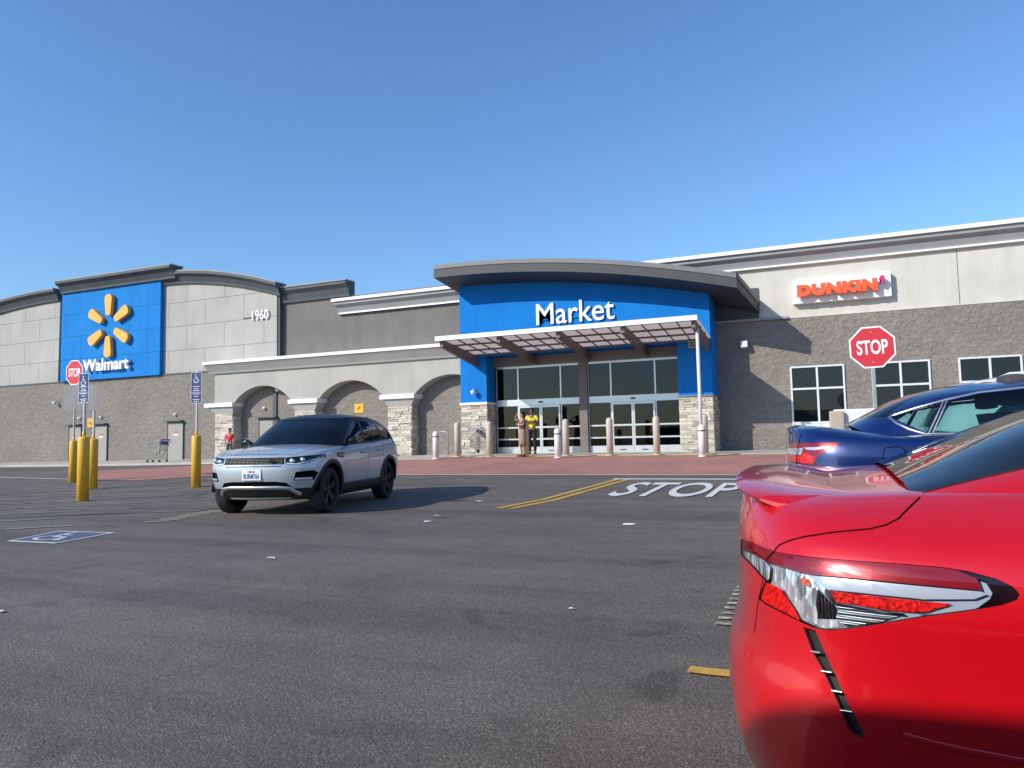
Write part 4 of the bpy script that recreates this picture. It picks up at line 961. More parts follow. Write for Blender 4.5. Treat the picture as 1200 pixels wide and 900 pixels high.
# ---------------------------------------------------------------- silver SUV
def make_suv():
    L = 4.36; root = thing('silver_suv', 'silver compact SUV with black roof and black wheels turning in front of the store', 'car')
    mids = [.62, .87, 1.5, 2.3, 3.0, 3.53]
    lv = [dict(z=.24, xr=.22, xf=4.08, w=.84), dict(z=.31, xr=.12, xf=4.20, w=.90), dict(z=.42, xr=.06, xf=4.29, w=.925), dict(z=.56, xr=.02, xf=4.345, w=.94), dict(z=.70, xr=.0, xf=4.36, w=.95),
          dict(z=[.82, .84, .82, .82, .80], xr=.02, xf=4.35, w=.952), dict(z=[.94, .97, .93, .90, .88], xr=.05, xf=4.325, w=.945), dict(z=[1.04, 1.08, 1.02, .985, .935], xr=.08, xf=4.28, w=.925, kf=1.1),
          dict(z=[1.11, 1.15, 1.075, 1.035, .965], xr=.12, xf=4.20, w=.885, kf=1.15), dict(z=[1.13, 1.17, 1.09, 1.05, .985], xr=.16, xf=4.10, w=.84, kf=1.15)]
    S = shell([ring(l, RF, FF, mids) for l in lv], 6, 4); bm = bmesh.new(); skin(bm, S, cap=lambda x: .065 if x > 2.9 else .02, capT=10)
    bvh = BVHTree.FromBMesh(bm)
    rx, fx, zc, rw = .88, 3.54, .365, .365
    side = lambda c, n: abs(n.y) > .25 and abs(c.y) > .5
    for x in (rx, fx):
        fs = cut(bm, circ(x, zc, rw+.055), 'side', lambda c, n: abs(c.y) > .6 and abs(n.y) > .2); bmesh.ops.delete(bm, geom=fs, context='FACES')
    arches(bmesh.new(), root, (rx, fx), zc, rw+.055, .93, lip=.075, bvh=bvh)
    # black sill cladding and bumper lower
    fs = cut(bm, [(-.2, .2), (4.6, .2), (4.6, .40), (4.2, .43), (-.2, .43)], 'side', lambda c, n: c.z > .2 and n.z > -.9); extract(bm, fs, 'lower_cladding', 'black_plastic', root)
    front = lambda c, n: c.x > 3.2 and n.x > .1
    fe = lambda c, n: c.x > 3.75 and n.x > .02
    # lights
    for s_ in (-1, 1):
        P = [(s_*a, b) for a, b in ((.50, .90), (.52, .80), (.66, .785), (.82, .82), (.93, .885), (.945, .93), (.80, .925))]
        f = cut(bm, P, 'end', fe); hl = extract(bm, f, 'headlight', 'black_gloss', root, -.012)
        for (cy, cz, r_) in ((.60, .845, .045), (.73, .862, .042)):
            h = bvh.ray_cast(Vector((6, s_*cy, cz)), Vector((-1, 0, 0)))
            if h[0]: MB().lathe([(r_, -.02), (r_*.95, .004), (r_*.6, .012), (0, .014)], n=18, axis='y').build('projector_lens', 'chrome', hl, True).matrix_local = Matrix.Translation(h[0]+Vector((-.004, 0, 0))) @ Matrix.Rotation(R(-90), 4, 'Z')
        ribbon(bvh, [(6, s_*.53, .815), (6, s_*.66, .80), (6, s_*.80, .833), (6, s_*.90, .88)], (-1, 0, 0), .014, 'sign_white', hl, 'light_strip', .004)
        f = cut(bm, [(s_*a, b) for a, b in ((.84, .885), (.95, .905), (.95, .94), (.84, .925))], 'end', fe)
        if f: extract(bm, f, 'turn_signal', 'lamp_red_bright', root, -.005)
        P = [(s_*a, b) for a, b in ((.62, .55), (.66, .68), (.86, .70), (.90, .66), (.86, .55))]
        f = cut(bm, P, 'end', fe); v = extract(bm, f, 'side_intake', 'dark_gap', root, -.03)
        ribbon(bvh, [(6, s_*.64, .565), (6, s_*.84, .57)], (-1, 0, 0), .05, 'satin_metal', v, 'fog_lamp_bar', thick=.01)
        P = [(s_*.45, .93), (s_*.95, .96), (s_*.95, 1.02), (s_*.78, 1.02), (s_*.45, .99)]
        f = cut(bm, [(s_*a, b) for a, b in ((.60, .84), (.94, .86), (.95, 1.0), (.72, .99))], 'end', lambda c, n: c.x < .5 and n.x < -.1); extract(bm, f, 'tail_lamp', 'lamp_red', root, -.004)
    f = cut(bm, [(-.50, .80), (.50, .80), (.49, .905), (-.49, .905)], 'end', fe); g = extract(bm, f, 'grille', 'dark_gap', root, -.02)
    m = MB()
    for k in range(4):
        z_ = .815+.023*k; ribbon(bvh, [(6, -.48, z_), (6, .48, z_)], (-1, 0, 0), .006, 'grey_metal', g, 'grille_bar', .001)
    for y_ in [-.45+.075*i for i in range(13)]: ribbon(bvh, [(6, y_-.01, .805), (6, y_+.01, .90)], (-1, 0, 0), .004, 'grey_metal', g, 'grille_strut', .001, step=.02)
    MB().lathe([(.0, -.003), (.035, -.003), (.035, .0), (0, .0)], n=16, axis='y').build('badge', 'black_gloss', g).matrix_local = Matrix.Translation((4.345, .33, .85)) @ Matrix.Rotation(R(-80), 4, 'Z')
    f = cut(bm, [(-.46, .765), (.46, .765), (.46, .778), (-.46, .778)], 'end', fe); extract(bm, f, 'bumper_slot', 'dark_gap', root, -.01)
    f = cut(bm, [(-.60, .43), (.60, .43), (.52, .52), (.36, .54), (-.36, .54), (-.52, .52)], 'end', fe); extract(bm, f, 'lower_intake', 'dark_gap', root, -.02)
    ribbon(bvh, [(6, -.66, .33), (6, -.55, .43), (6, -.40, .445), (6, .40, .445), (6, .55, .43), (6, .66, .33)], (-1, 0, 0), .06, 'satin_metal', root, 'skid_plate', thick=.018)
    ribbon(bvh, [(6, -.5, .27), (6, .5, .27)], (-1, 0, 0), .05, 'satin_metal', root, 'skid_lip', thick=.012)
    pl = MB().box(4.352, 4.366, -.155, .155, .565, .725, bev=.004).build('number_plate', 'plate_white', root)
    m = MB()
    t = lettering('plate_digits', '8URM766', -.13, .13, .585, .665, 0, .002, 'plate_ink', pl, bold=.015); t.matrix_local = Matrix(((0, -1, 0, 4.3665), (1, 0, 0, 0), (0, 0, 1, 0), (0, 0, 0, 1)))
    t = lettering('plate_state', 'California', -.06, .06, .68, .715, 0, .002, 'plate_red', pl, bold=.01); t.matrix_local = Matrix(((0, -1, 0, 4.3665), (1, 0, 0, 0), (0, 0, 1, 0), (0, 0, 0, 1)))
    # bonnet lettering and seams
    me = textmesh('RANGE ROVER', .02, .01, space=1.5); xs = [v.co.x for v in me.vertices]; ys = [v.co.y for v in me.vertices]
    for v in me.vertices:
        y_ = -.36+.72*(v.co.x-min(xs))/(max(xs)-min(xs)); x_ = 4.245-.035*(v.co.y-min(ys))/(max(ys)-min(ys)); x_ -= .10*y_*y_
        h = bvh.ray_cast(Vector((x_, y_, 3)), Vector((0, 0, -1))); v.co = (x_, y_, h[0].z+.002+.3*v.co.z if h[0] else 1)
    me.materials.append(MATS['chrome']); o = bpy.data.objects.new('bonnet_lettering', me); col.objects.link(o); o.parent = root
    for s_ in (-1, 1):
        d = (0, -s_, 0)
        for pts in ([(3.02, .44), (3.03, .8), (3.06, 1.06)], [(2.0, .44), (1.98, .8), (1.93, 1.1)], [(1.15, .62), (1.22, .9), (1.12, 1.14)], [(1.25, .44), (3.02, .44)]):
            ribbon(bvh, [(x, s_*3, z) for x, z in pts], d, .009, 'dark_gap', root)
        ribbon(bvh, [(3.0, s_*3, .80), (1.2, s_*3, .845)], d, .006, 'dark_gap', root, 'crease_line')
        ribbon(bvh, [(3.10, s_*3, .885), (3.32, s_*3, .90), (3.36, s_*3, .925), (3.10, s_*3, .93)], d, .05, 'black_gloss', root, 'fender_vent', thick=.008)
        for x, z in ((2.12, .935), (1.32, .965)): ribbon(bvh, [(x, s_*3, z), (x+.19, s_*3, z-.004)], d, .032, 'silver_paint', root, 'door_handle', thick=.03)
        ribbon(bvh, [(4.16, s_*.62, 3), (3.6, s_*.74, 3), (3.1, s_*.80, 3)], (0, 0, -1), .009, 'dark_gap', root)
        ribbon(bvh, [(4.0, s_*.38, 3), (3.3, s_*.55, 3)], (0, 0, -1), .006, 'dark_gap', root, 'bonnet_crease')
    ribbon(bvh, [(4.17, -.62, 3), (4.245, -.3, 3), (4.25, 0, 3), (4.245, .3, 3), (4.17, .62, 3)], (0, 0, -1), .008, 'dark_gap', root)
    autosmooth(finish('body', bm, 'silver_paint', root, True, recalc=False), 40)
    # greenhouse
    base = [(.13, 0, 1.12), (.14, .35, 1.12), (.17, .62, 1.12), (.25, .80, 1.13), (.5, .865, 1.15), (1.0, .875, 1.125), (1.9, .875, 1.085), (2.7, .87, 1.06), (2.98, .84, 1.055), (3.12, .70, 1.07), (3.22, .40, 1.085), (3.26, 0, 1.09)]
    mid = [(.20, 0, 1.30), (.21, .33, 1.30), (.24, .58, 1.30), (.32, .73, 1.31), (.56, .79, 1.325), (1.0, .805, 1.325), (1.8, .80, 1.33), (2.42, .775, 1.325), (2.62, .735, 1.32), (2.74, .60, 1.33), (2.82, .35, 1.34), (2.85, 0, 1.345)]
    top = [(.33, 0, 1.49), (.34, .30, 1.49), (.37, .50, 1.485), (.45, .60, 1.485), (.66, .655, 1.50), (1.1, .68, 1.55), (1.7, .685, 1.575), (2.12, .665, 1.565), (2.26, .62, 1.55), (2.33, .50, 1.555), (2.36, .3, 1.56), (2.37, 0, 1.565)]
    S = shell([base, mid, top], 5, 5); gb = bmesh.new(); skin(gb, S, cap=lambda x: .075 if x > .8 else .03, capT=10, closebottom=False); gv = BVHTree.FromBMesh(gb)
    sd = lambda c, n: abs(n.y) > .45 and abs(c.y) > .4
    for nm, P in (('front_door_window', [(2.00, 1.12), (2.84, 1.095), (2.18, 1.49), (1.96, 1.495)]), ('rear_door_window', [(1.10, 1.165), (1.90, 1.125), (1.86, 1.50), (1.16, 1.465)]), ('quarter_window', [(.50, 1.20), (1.03, 1.17), (1.09, 1.455), (.66, 1.41)])):
        for s_ in (-1, 1): f = cut(gb, P, 'side', lambda c, n: sd(c, n) and c.y*s_ > 0); extract(gb, f, nm, 'auto_glass_dark', root, -.003)
    f = cut(gb, [(-.80, 1.10), (.80, 1.10), (.60, 1.525), (-.60, 1.525)], 'end', lambda c, n: c.x > 2.2 and n.x > .3 and abs(n.y) < .75); extract(gb, f, 'windshield', 'auto_glass_dark', root, -.003)
    f = cut(gb, [(-.66, 1.16), (.66, 1.16), (.5, 1.46), (-.5, 1.46)], 'end', lambda c, n: c.x < .5 and n.x < -.3); extract(gb, f, 'rear_window', 'auto_glass_dark', root, -.003)
    autosmooth(finish('roof', gb, 'roof_black', root, True, recalc=False), 40)
    for y in (-.36, .36): seat(root, 1.95, y, .74)
    seat(root, 1.05, -.38, .78); seat(root, 1.05, .38, .78)
    MB().box(2.45, 3.0, -.74, .74, .98, 1.10, bev=.04).build('dashboard', 'black_plastic', root)
    m = MB(); m.lathe([(.17, -.012), (.19, 0), (.17, .012), (.155, 0), (.17, -.012)], n=24, axis='y', cap=False); sw_ = m.build('steering_wheel', 'black_plastic', root); sw_.matrix_local = Matrix.Translation((2.38, .36, 1.10)) @ Matrix.Rotation(R(90), 4, 'Z') @ Matrix.Rotation(R(20), 4, 'X')
    MB().hexa([(2.85, .1, 1.105), (3.0, .1, 1.105), (3.0, .35, 1.105), (2.85, .35, 1.105), (2.86, .12, 1.115), (2.98, .12, 1.12), (2.98, .34, 1.12), (2.86, .34, 1.115)]).build('dashboard_paper', 'paper', root)
    for s_ in (-1, 1):
        m = MB(); m.hexa([(2.66, s_*.86, 1.085), (2.86, s_*.86, 1.085), (2.90, s_*1.06, 1.10), (2.70, s_*1.08, 1.10), (2.68, s_*.86, 1.12), (2.84, s_*.86, 1.12), (2.86, s_*1.05, 1.24), (2.71, s_*1.06, 1.24)])
        bmesh.ops.bevel(m.bm, geom=m.bm.edges[:], offset=.02, segments=2, affect='EDGES'); mo = m.build('door_mirror', 'black_gloss', root, True)
        ribbon(gv, [(.62, s_*3, 1.17), (1.9, s_*3, 1.105), (2.86, s_*3, 1.075)], (0, -s_, 0), .012, 'black_plastic', root, 'belt_moulding', thick=.006)
        for x in (rx, fx):
            w_ = wheel(root, x, s_*.80, rw, .235, 'rim_black', 5, s_)
    for y0 in (-.05, .42):
        m = MB(); m.tube([(3.12, y0-.1, 1.105), (2.96, y0+.22, 1.19-.02*(y0 > 0))], .008, 6); m.build('wiper', 'black_plastic', root)
    MB().box(2.55, 2.6, -.11, .11, 1.37, 1.44, bev=.01).build('rear_view_mirror', 'black_plastic', root)
    return root
suv = make_suv()
hd = Vector((.225, -.97, 0)).normalized(); ang = math.atan2(hd.y, hd.x)
# front-left wheel contact known: place the origin (rear bumper centre on the ground)
fl = Vector((-7.52, 9.72, 0)); lf = Vector((-hd.y, hd.x, 0))
suv.location = fl-hd*3.54-lf*.80; suv.rotation_euler = (0, 0, ang)

# ---------------------------------------------------------------- shared builder for the parked cars
def glasshouse(root, rings_, crown, mat, panes, nu=5, nv=5, roofname='roof'):
    S = shell(rings_, nu, nv); gb = bmesh.new(); skin(gb, S, cap=crown, capT=10, closebottom=False); gv = BVHTree.FromBMesh(gb); out = []
    for nm, view, P, cond, gm in panes:
        for s_ in ((-1, 1) if view == 'side' else (0,)):
            f = cut(gb, P, view, lambda c, n: cond(c, n) and c.y*s_ >= 0)
            if f: out.append(extract(gb, f, nm, gm, root, -.003))
    autosmooth(finish(roofname, gb, mat, root, True, recalc=False), 40); return gv
def interior(root, x0, x1, zf, wd, rows):
    for x in rows:
        for y in (-.36, .36): seat(root, x, y, zf)
# ---------------------------------------------------------------- blue sedan
def make_blue():
    root = thing('blue_sedan', 'dark blue sedan parked behind the red car', 'car', (-.33, 5.18, 0))
    Yn = 4.32; X0 = -.33
    def sp(px, py, Y=Yn): a = onY(px, py, Y); return (a[0]-X0, a[1])
    mids = [.60, .95, 1.6, 2.4, 3.1, 3.7]
    rf = [(0, 0), (.012, .35), (.045, .62), (.10, .80), (.20, .93)]
    lv = [dict(z=.22, xr=.26, xf=4.35, w=.78), dict(z=.32, xr=.14, xf=4.5, w=.84), dict(z=.48, xr=.03, xf=4.6, w=.87), dict(z=.62, xr=.0, xf=4.63, w=.88), dict(z=.74, xr=.015, xf=4.62, w=.885), dict(z=.80, xr=.055, xf=4.61, w=.885),
          dict(z=.92, xr=.065, xf=4.58, w=.885), dict(z=[1.02, 1.01, .98, .93, .76], xr=.065, xf=4.52, w=.875), dict(z=[1.10, 1.075, 1.035, .96, .80], xr=.07, xf=4.42, w=.845), dict(z=[1.15, 1.095, 1.065, .98, .83], xr=.075, xf=4.3, w=.80), dict(z=[1.175, 1.105, 1.075, .99, .85], xr=.12, xf=4.15, w=.74)]
    S = shell([ring(l, rf, FF, mids) for l in lv], 6, 4); bm = bmesh.new(); skin(bm, S, cap=lambda x: .02 if x < 2 else .06, capT=10); bvh = BVHTree.FromBMesh(bm)
    for x in (.98, 3.68):
        f = cut(bm, circ(x, .33, .375), 'side', lambda c, n: abs(c.y) > .55 and abs(n.y) > .2); bmesh.ops.delete(bm, geom=f, context='FACES')
    arches(bmesh.new(), root, (.98, 3.68), .33, .375, .87)
    P = [sp(*p) for p in ((905, 522), (932, 519.5), (980, 518.5), (984, 520.5), (975, 526), (962, 532), (956, 537), (953.5, 545), (905, 543))]
    P = [(max(x, -.02), z) for x, z in P]
    for s_ in (-1, 1):
        f = cut(bm, P, 'side', lambda c, n: c.y*s_ > .3 and c.x < .7 and n.y*s_ > -.1); lamp = extract(bm, f, 'tail_lamp', 'lamp_red', root, -.002, keep=False)
        lb = bmesh.new(); lb.from_mesh(lamp.data)
        for pl_, mt, nm, of in (([(915, 527.5), (927, 526.5), (941, 525.5), (937, 534), (915, 534)], 'reflector_clear', 'reversing_lens', .001), ([(941, 525), (972, 523.5), (955, 528), (945, 527.5)], 'reflector_bar', 'chrome_fin', .001), ([(915, 535), (938, 535), (941, 531), (954, 536), (952, 544), (915, 542.5)], 'lamp_red_bright', 'brake_lens', .001)):
            Q = [sp(*p) for p in pl_]; Q = [(max(x, -.03), z) for x, z in Q]
            f2 = cut(lb, Q, 'side', lambda c, n: True)
            if f2: extract(lb, f2, nm, mt, lamp, of, keep=True)
        lb.free()
        d = (0, -s_, 0)
        ribbon(bvh, [(.30, s_*3, .30), (.30, s_*3, .62), (.36, s_*3, .70)], d, .006, 'dark_gap', root)
        pts = [sp(*p) for p in ((1091, 508), (1077, 530), (1070, 560))]; ribbon(bvh, [(x, s_*3, z) for x, z in pts], d, .007, 'dark_gap', root)
        if s_ < 0:
            pts = [sp(*p) for p in ((1035, 545), (1035, 530), (1038, 524.5), (1052, 523), (1060, 527), (1064, 545))]; ribbon(bvh, [(x, s_*3, z) for x, z in pts], d, .005, 'dark_gap', root, 'fuel_flap_seam')
        for x, z in ((1.30, .90), (2.35, .87)): ribbon(bvh, [(x, s_*3, z), (x+.17, s_*3, z)], d, .03, 'blue_paint', root, 'door_handle', thick=.03)
        for xx in (2.25, 3.25): ribbon(bvh, [(xx, s_*3, .35), (xx+.02, s_*3, 1.0)], d, .007, 'dark_gap', root)
    # lid seams
    for s_ in (-1, 1): ribbon(bvh, [(.55, s_*.68, 3), (.25, s_*.70, 3), (.14, s_*.68, 3)], (0, 0, -1), .007, 'dark_gap', root)
    ribbon(bvh, [(-1, -.68, 1.12), (-1, -.66, .82), (-1, .66, .82), (-1, .68, 1.12)], (1, 0, 0), .007, 'dark_gap', root)
    pl = MB().box(.067, .075, -.155, .155, .84, .99).build('number_plate', 'plate_white', root)
    f = cut(bm, [(3.4, -.3), (3.4, .3), (3.41, .3)], 'end') if False else None
    for s_ in (-1, 1):
        f = cut(bm, [(s_*.5, .62), (s_*.86, .66), (s_*.86, .80), (s_*.55, .74)], 'end', lambda c, n: c.x > 4 and n.x > .1); extract(bm, f, 'headlight', 'reflector_clear', root, -.003)
    f = cut(bm, [(-.45, .36), (.45, .36), (.4, .62), (-.4, .62)], 'end', lambda c, n: c.x > 4 and n.x > .3); extract(bm, f, 'grille', 'black_plastic', root, -.01)
    autosmooth(finish('body', bm, 'blue_paint', root, True, recalc=False), 40)
    base = [(.42, 0, 1.17), (.43, .30, 1.17), (.46, .54, 1.145), (.56, .70, 1.10), (.9, .765, 1.085), (1.4, .78, 1.08), (2.2, .78, 1.085), (2.8, .765, 1.06), (3.2, .70, 1.02), (3.38, .58, 1.0), (3.5, .32, 1.0), (3.54, 0, 1.0)]
    mid = [(.72, 0, 1.325), (.73, .28, 1.32), (.77, .48, 1.31), (.86, .62, 1.295), (1.12, .69, 1.295), (1.5, .71, 1.29), (2.1, .71, 1.28), (2.55, .69, 1.27), (2.75, .64, 1.25), (2.88, .52, 1.26), (2.96, .3, 1.27), (2.99, 0, 1.27)]
    top = [(1.02, 0, 1.395), (1.03, .26, 1.39), (1.07, .42, 1.38), (1.15, .52, 1.365), (1.36, .575, 1.372), (1.65, .60, 1.38), (2.05, .60, 1.38), (2.3, .59, 1.372), (2.42, .55, 1.36), (2.48, .46, 1.365), (2.53, .26, 1.37), (2.55, 0, 1.375)]
    q = [sp(*p, 4.45) for p in ((1045, 488.5), (1085, 507), (1105, 470.5), (1075, 479))]
    d1 = [sp(*p, 4.45) for p in ((1092, 507), (1111, 470), (1150, 461), (1200, 455.5))]+[(1.95, 1.352), (1.97, 1.105)]
    sd = lambda c, n: abs(n.y) > .4 and abs(c.y) > .4
    pil = [sp(*p, 4.45) for p in ((1085.3, 507), (1091.7, 507), (1110.8, 470.5), (1105.3, 471.0))]
    panes = [('pillar_panel', 'side', pil, sd, 'black_gloss'), ('quarter_window', 'side', q, sd, 'auto_glass'), ('rear_door_window', 'side', d1, sd, 'auto_glass'), ('front_door_window', 'side', [(2.03, 1.105), (3.05, 1.07), (2.42, 1.345), (2.03, 1.352)], sd, 'auto_glass'),
             ('rear_window', 'end', [(-.60, 1.20), (.60, 1.20), (.44, 1.37), (-.44, 1.37)], lambda c, n: c.x < 1.3 and n.x < -.15 and abs(n.y) < .75, 'auto_glass_dark'),
             ('windshield', 'end', [(-.66, 1.04), (.66, 1.04), (.5, 1.345), (-.5, 1.345)], lambda c, n: c.x > 2.4 and n.x > .2 and abs(n.y) < .75, 'auto_glass')]
    gv = glasshouse(root, [base, mid, top], lambda x: .048, 'blue_paint', panes)
    for s_ in (-1, 1):
        d = (0, -s_, 0)
        tr = [sp(*p, 4.45) for p in ((1200, 453.5), (1150, 459), (1110, 468), (1075, 477.5), (1050, 485.5), (1043.5, 488.7), (1052, 496), (1066, 503), (1084, 508.5))]+[(1.3, 1.095), (3.05, 1.06)]
        ribbon(gv, [(x, s_*3, z) for x, z in [(2.4, 1.352), (1.9, 1.362)]+tr], d, .014, 'satin_metal', root, 'window_trim', thick=.005)
        for a, b in (((1088, 507.5), (1108, 469.5)), ((1092.5, 507.5), (1112, 469))):
            ribbon(gv, [(sp(*a, 4.45)[0], s_*3, sp(*a, 4.45)[1]), (sp(*b, 4.45)[0], s_*3, sp(*b, 4.45)[1])], d, .006, 'satin_metal', root, 'pillar_moulding', .004)
        for x in (.98, 3.68): wheel(root, x, s_*.76, .33, .21, 'silver_rim', 5, s_)
        m = MB(); m.hexa([(3.0, s_*.80, 1.06), (3.15, s_*.80, 1.06), (3.17, s_*.98, 1.08), (3.04, s_*1.0, 1.08), (3.0, s_*.80, 1.09), (3.13, s_*.80, 1.09), (3.14, s_*.97, 1.19), (3.04, s_*.98, 1.19)]); bmesh.ops.bevel(m.bm, geom=m.bm.edges[:], offset=.018, segments=2, affect='EDGES'); m.build('door_mirror', 'blue_paint', root, True)
    interior(root, 1, 3, .60, .7, (1.45, 2.35))
    return root
make_blue()

# ---------------------------------------------------------------- white SUV behind it
def make_white():
    Yc = 7.95; X0 = .62; root = thing('white_suv', 'white SUV with roof rails parked beyond the blue car', 'car', (X0, Yc, G(0, Yc)))
    mids = [.55, .95, 1.7, 2.5, 3.2, 3.7]
    lv = [dict(z=.28, xr=.25, xf=4.3, w=.82), dict(z=.40, xr=.1, xf=4.5, w=.90), dict(z=.60, xr=.02, xf=4.6, w=.92), dict(z=.80, xr=.02, xf=4.6, w=.93), dict(z=.95, xr=.05, xf=4.55, w=.93), dict(z=[1.08, 1.08, 1.04, 1.0, .95], xr=.08, xf=4.5, w=.915), dict(z=[1.13, 1.13, 1.07, 1.05, 1.0], xr=.12, xf=4.35, w=.87)]
    S = shell([ring(l, RF, FF, mids) for l in lv], 5, 4); bm = bmesh.new(); skin(bm, S, cap=lambda x: .05, capT=8); bvh = BVHTree.FromBMesh(bm)
    for x in (.95, 3.65):
        f = cut(bm, circ(x, .36, .41), 'side', lambda c, n: abs(c.y) > .55 and abs(n.y) > .2); bmesh.ops.delete(bm, geom=f, context='FACES')
    arches(bmesh.new(), root, (.95, 3.65), .36, .41, .91)
    for s_ in (-1, 1):
        f = cut(bm, [(s_*.62, .86), (s_*.93, .86), (s_*.93, 1.06), (s_*.70, 1.08)], 'end', lambda c, n: c.x < .5 and n.x < -.1); extract(bm, f, 'tail_lamp', 'lamp_red', root)
        f = cut(bm, [(s_*.55, .84), (s_*.92, .86), (s_*.92, .96), (s_*.6, .94)], 'end', lambda c, n: c.x > 4 and n.x > .1); extract(bm, f, 'headlight', 'reflector_clear', root)
        for pts in ([(1.32, .4), (1.36, 1.06)], [(2.3, .4), (2.3, 1.06)], [(3.25, .4), (3.25, 1.02)]): ribbon(bvh, [(x, s_*3, z) for x, z in pts], (0, -s_, 0), .008, 'dark_gap', root)
        for x, z in ((1.44, .985), (2.42, .97)): ribbon(bvh, [(x, s_*3, z), (x+.18, s_*3, z)], (0, -s_, 0), .035, 'white_paint', root, 'door_handle', thick=.035)
        for x in (.95, 3.65): wheel(root, x, s_*.79, .36, .22, 'silver_rim', 5, s_)
    autosmooth(finish('body', bm, 'white_paint', root, True, recalc=False), 40)
    base = [(.14, 0, 1.14), (.15, .35, 1.14), (.18, .62, 1.14), (.28, .80, 1.14), (.55, .86, 1.13), (1.1, .87, 1.11), (2.0, .87, 1.09), (2.7, .86, 1.07), (3.05, .83, 1.06), (3.2, .70, 1.07), (3.3, .4, 1.08), (3.34, 0, 1.08)]
    mid = [(.30, 0, 1.40), (.31, .32, 1.40), (.34, .55, 1.40), (.43, .70, 1.40), (.68, .77, 1.40), (1.1, .785, 1.40), (1.9, .785, 1.395), (2.35, .76, 1.38), (2.62, .72, 1.36), (2.76, .6, 1.36), (2.86, .35, 1.37), (2.9, 0, 1.37)]
    top = [(.47, 0, 1.60), (.48, .28, 1.60), (.51, .46, 1.60), (.58, .57, 1.60), (.8, .63, 1.61), (1.2, .65, 1.62), (1.7, .65, 1.62), (2.0, .64, 1.61), (2.2, .60, 1.59), (2.3, .5, 1.59), (2.38, .3, 1.60), (2.4, 0, 1.60)]
    sd = lambda c, n: abs(n.y) > .4 and abs(c.y) > .4
    panes = [('rear_door_window', 'side', [(1.40, 1.14), (2.2, 1.13), (2.15, 1.56), (1.5, 1.56)], sd, 'auto_glass_dark'), ('quarter_window', 'side', [(.60, 1.28), (.72, 1.19), (1.33, 1.15), (1.40, 1.55), (.86, 1.53)], sd, 'auto_glass_dark'), ('front_door_window', 'side', [(2.27, 1.13), (3.0, 1.10), (2.4, 1.53), (2.22, 1.56)], sd, 'auto_glass_dark'),
             ('rear_window', 'end', [(-.66, 1.2), (.66, 1.2), (.5, 1.565), (-.5, 1.565)], lambda c, n: c.x < .7 and n.x < -.2, 'rear_glass'), ('windshield', 'end', [(-.75, 1.11), (.75, 1.11), (.56, 1.56), (-.56, 1.56)], lambda c, n: c.x > 2.2 and n.x > .3 and abs(n.y) < .75, 'auto_glass_dark')]
    glasshouse(root, [base, mid, top], lambda x: .06, 'white_paint', panes)
    for s_ in (-1, 1):
        MB().tube([(.70, s_*.58, 1.61), (.80, s_*.585, 1.655), (1.4, s_*.60, 1.67), (2.05, s_*.585, 1.65), (2.16, s_*.58, 1.60)], .016, 8).build('roof_rail', 'white_metal', root, True)
    root.scale = (1, 1, .955)
    MB().tube([(.30, -.1, 1.39), (.36, .34, 1.42)], .01, 6).build('rear_wiper', 'black_plastic', root)
    return root
make_white()
# ---------------------------------------------------------------- white pickup farther back
def make_pickup():
    Yc = 11.0; X0 = .06; root = thing('white_pickup', 'white pickup truck farther back, its tailgate corner showing past the blue car', 'truck', (X0, Yc, G(0, Yc)))
    m = MB(); m.box(.0, 5.5, -.93, .93, .55, .95, bev=.04); m.box(.02, 2.0, -.92, -.86, .95, 1.40, bev=.015); m.box(.02, 2.0, .86, .92, .95, 1.40, bev=.015); m.box(3.9, 5.5, -.90, .90, .95, 1.13, bev=.06); m.build('body', 'white_paint', root)
    tg = MB().box(-.01, .05, -.85, .85, .92, 1.40, bev=.012).build('tailgate', 'white_paint', root); MB().box(-.02, -.01, -.12, .12, 1.25, 1.33).build('handle', 'black_plastic', tg)
    MB().hexa([(2.0, -.90, .95), (3.95, -.90, .95), (3.95, .90, .95), (2.0, .90, .95), (2.08, -.70, 1.78), (3.2, -.68, 1.80), (3.2, .68, 1.80), (2.08, .70, 1.78)]).build('cab', 'white_paint', root)
    for s_ in (-1, 1):
        MB().hexa([(2.2, s_*.895, 1.25), (3.55, s_*.895, 1.25), (3.55, s_*.85, 1.25), (2.2, s_*.85, 1.25), (2.25, s_*.745, 1.70), (3.2, s_*.745, 1.70), (3.2, s_*.7, 1.70), (2.25, s_*.7, 1.70)]).build('door_window', 'rear_glass', root)
        MB().box(-.03, .1, s_*.88-.05, s_*.88+.055, 1.0, 1.36, bev=.012).build('tail_lamp', 'lamp_red', root)
        for x in (1.1, 4.6): wheel(root, x, s_*.80, .39, .25, 'silver_rim', 6, s_, False)
    MB().box(-.16, .0, -.9, .9, .52, .66, bev=.02).build('rear_bumper', 'chrome', root)
    MB().box(-.06, .11, -1.0, -.937, .98, 1.38, bev=.02).build('corner_bag', 'beige_box', root)['label'] = 'beige patch at the tailgate corner'
make_pickup()
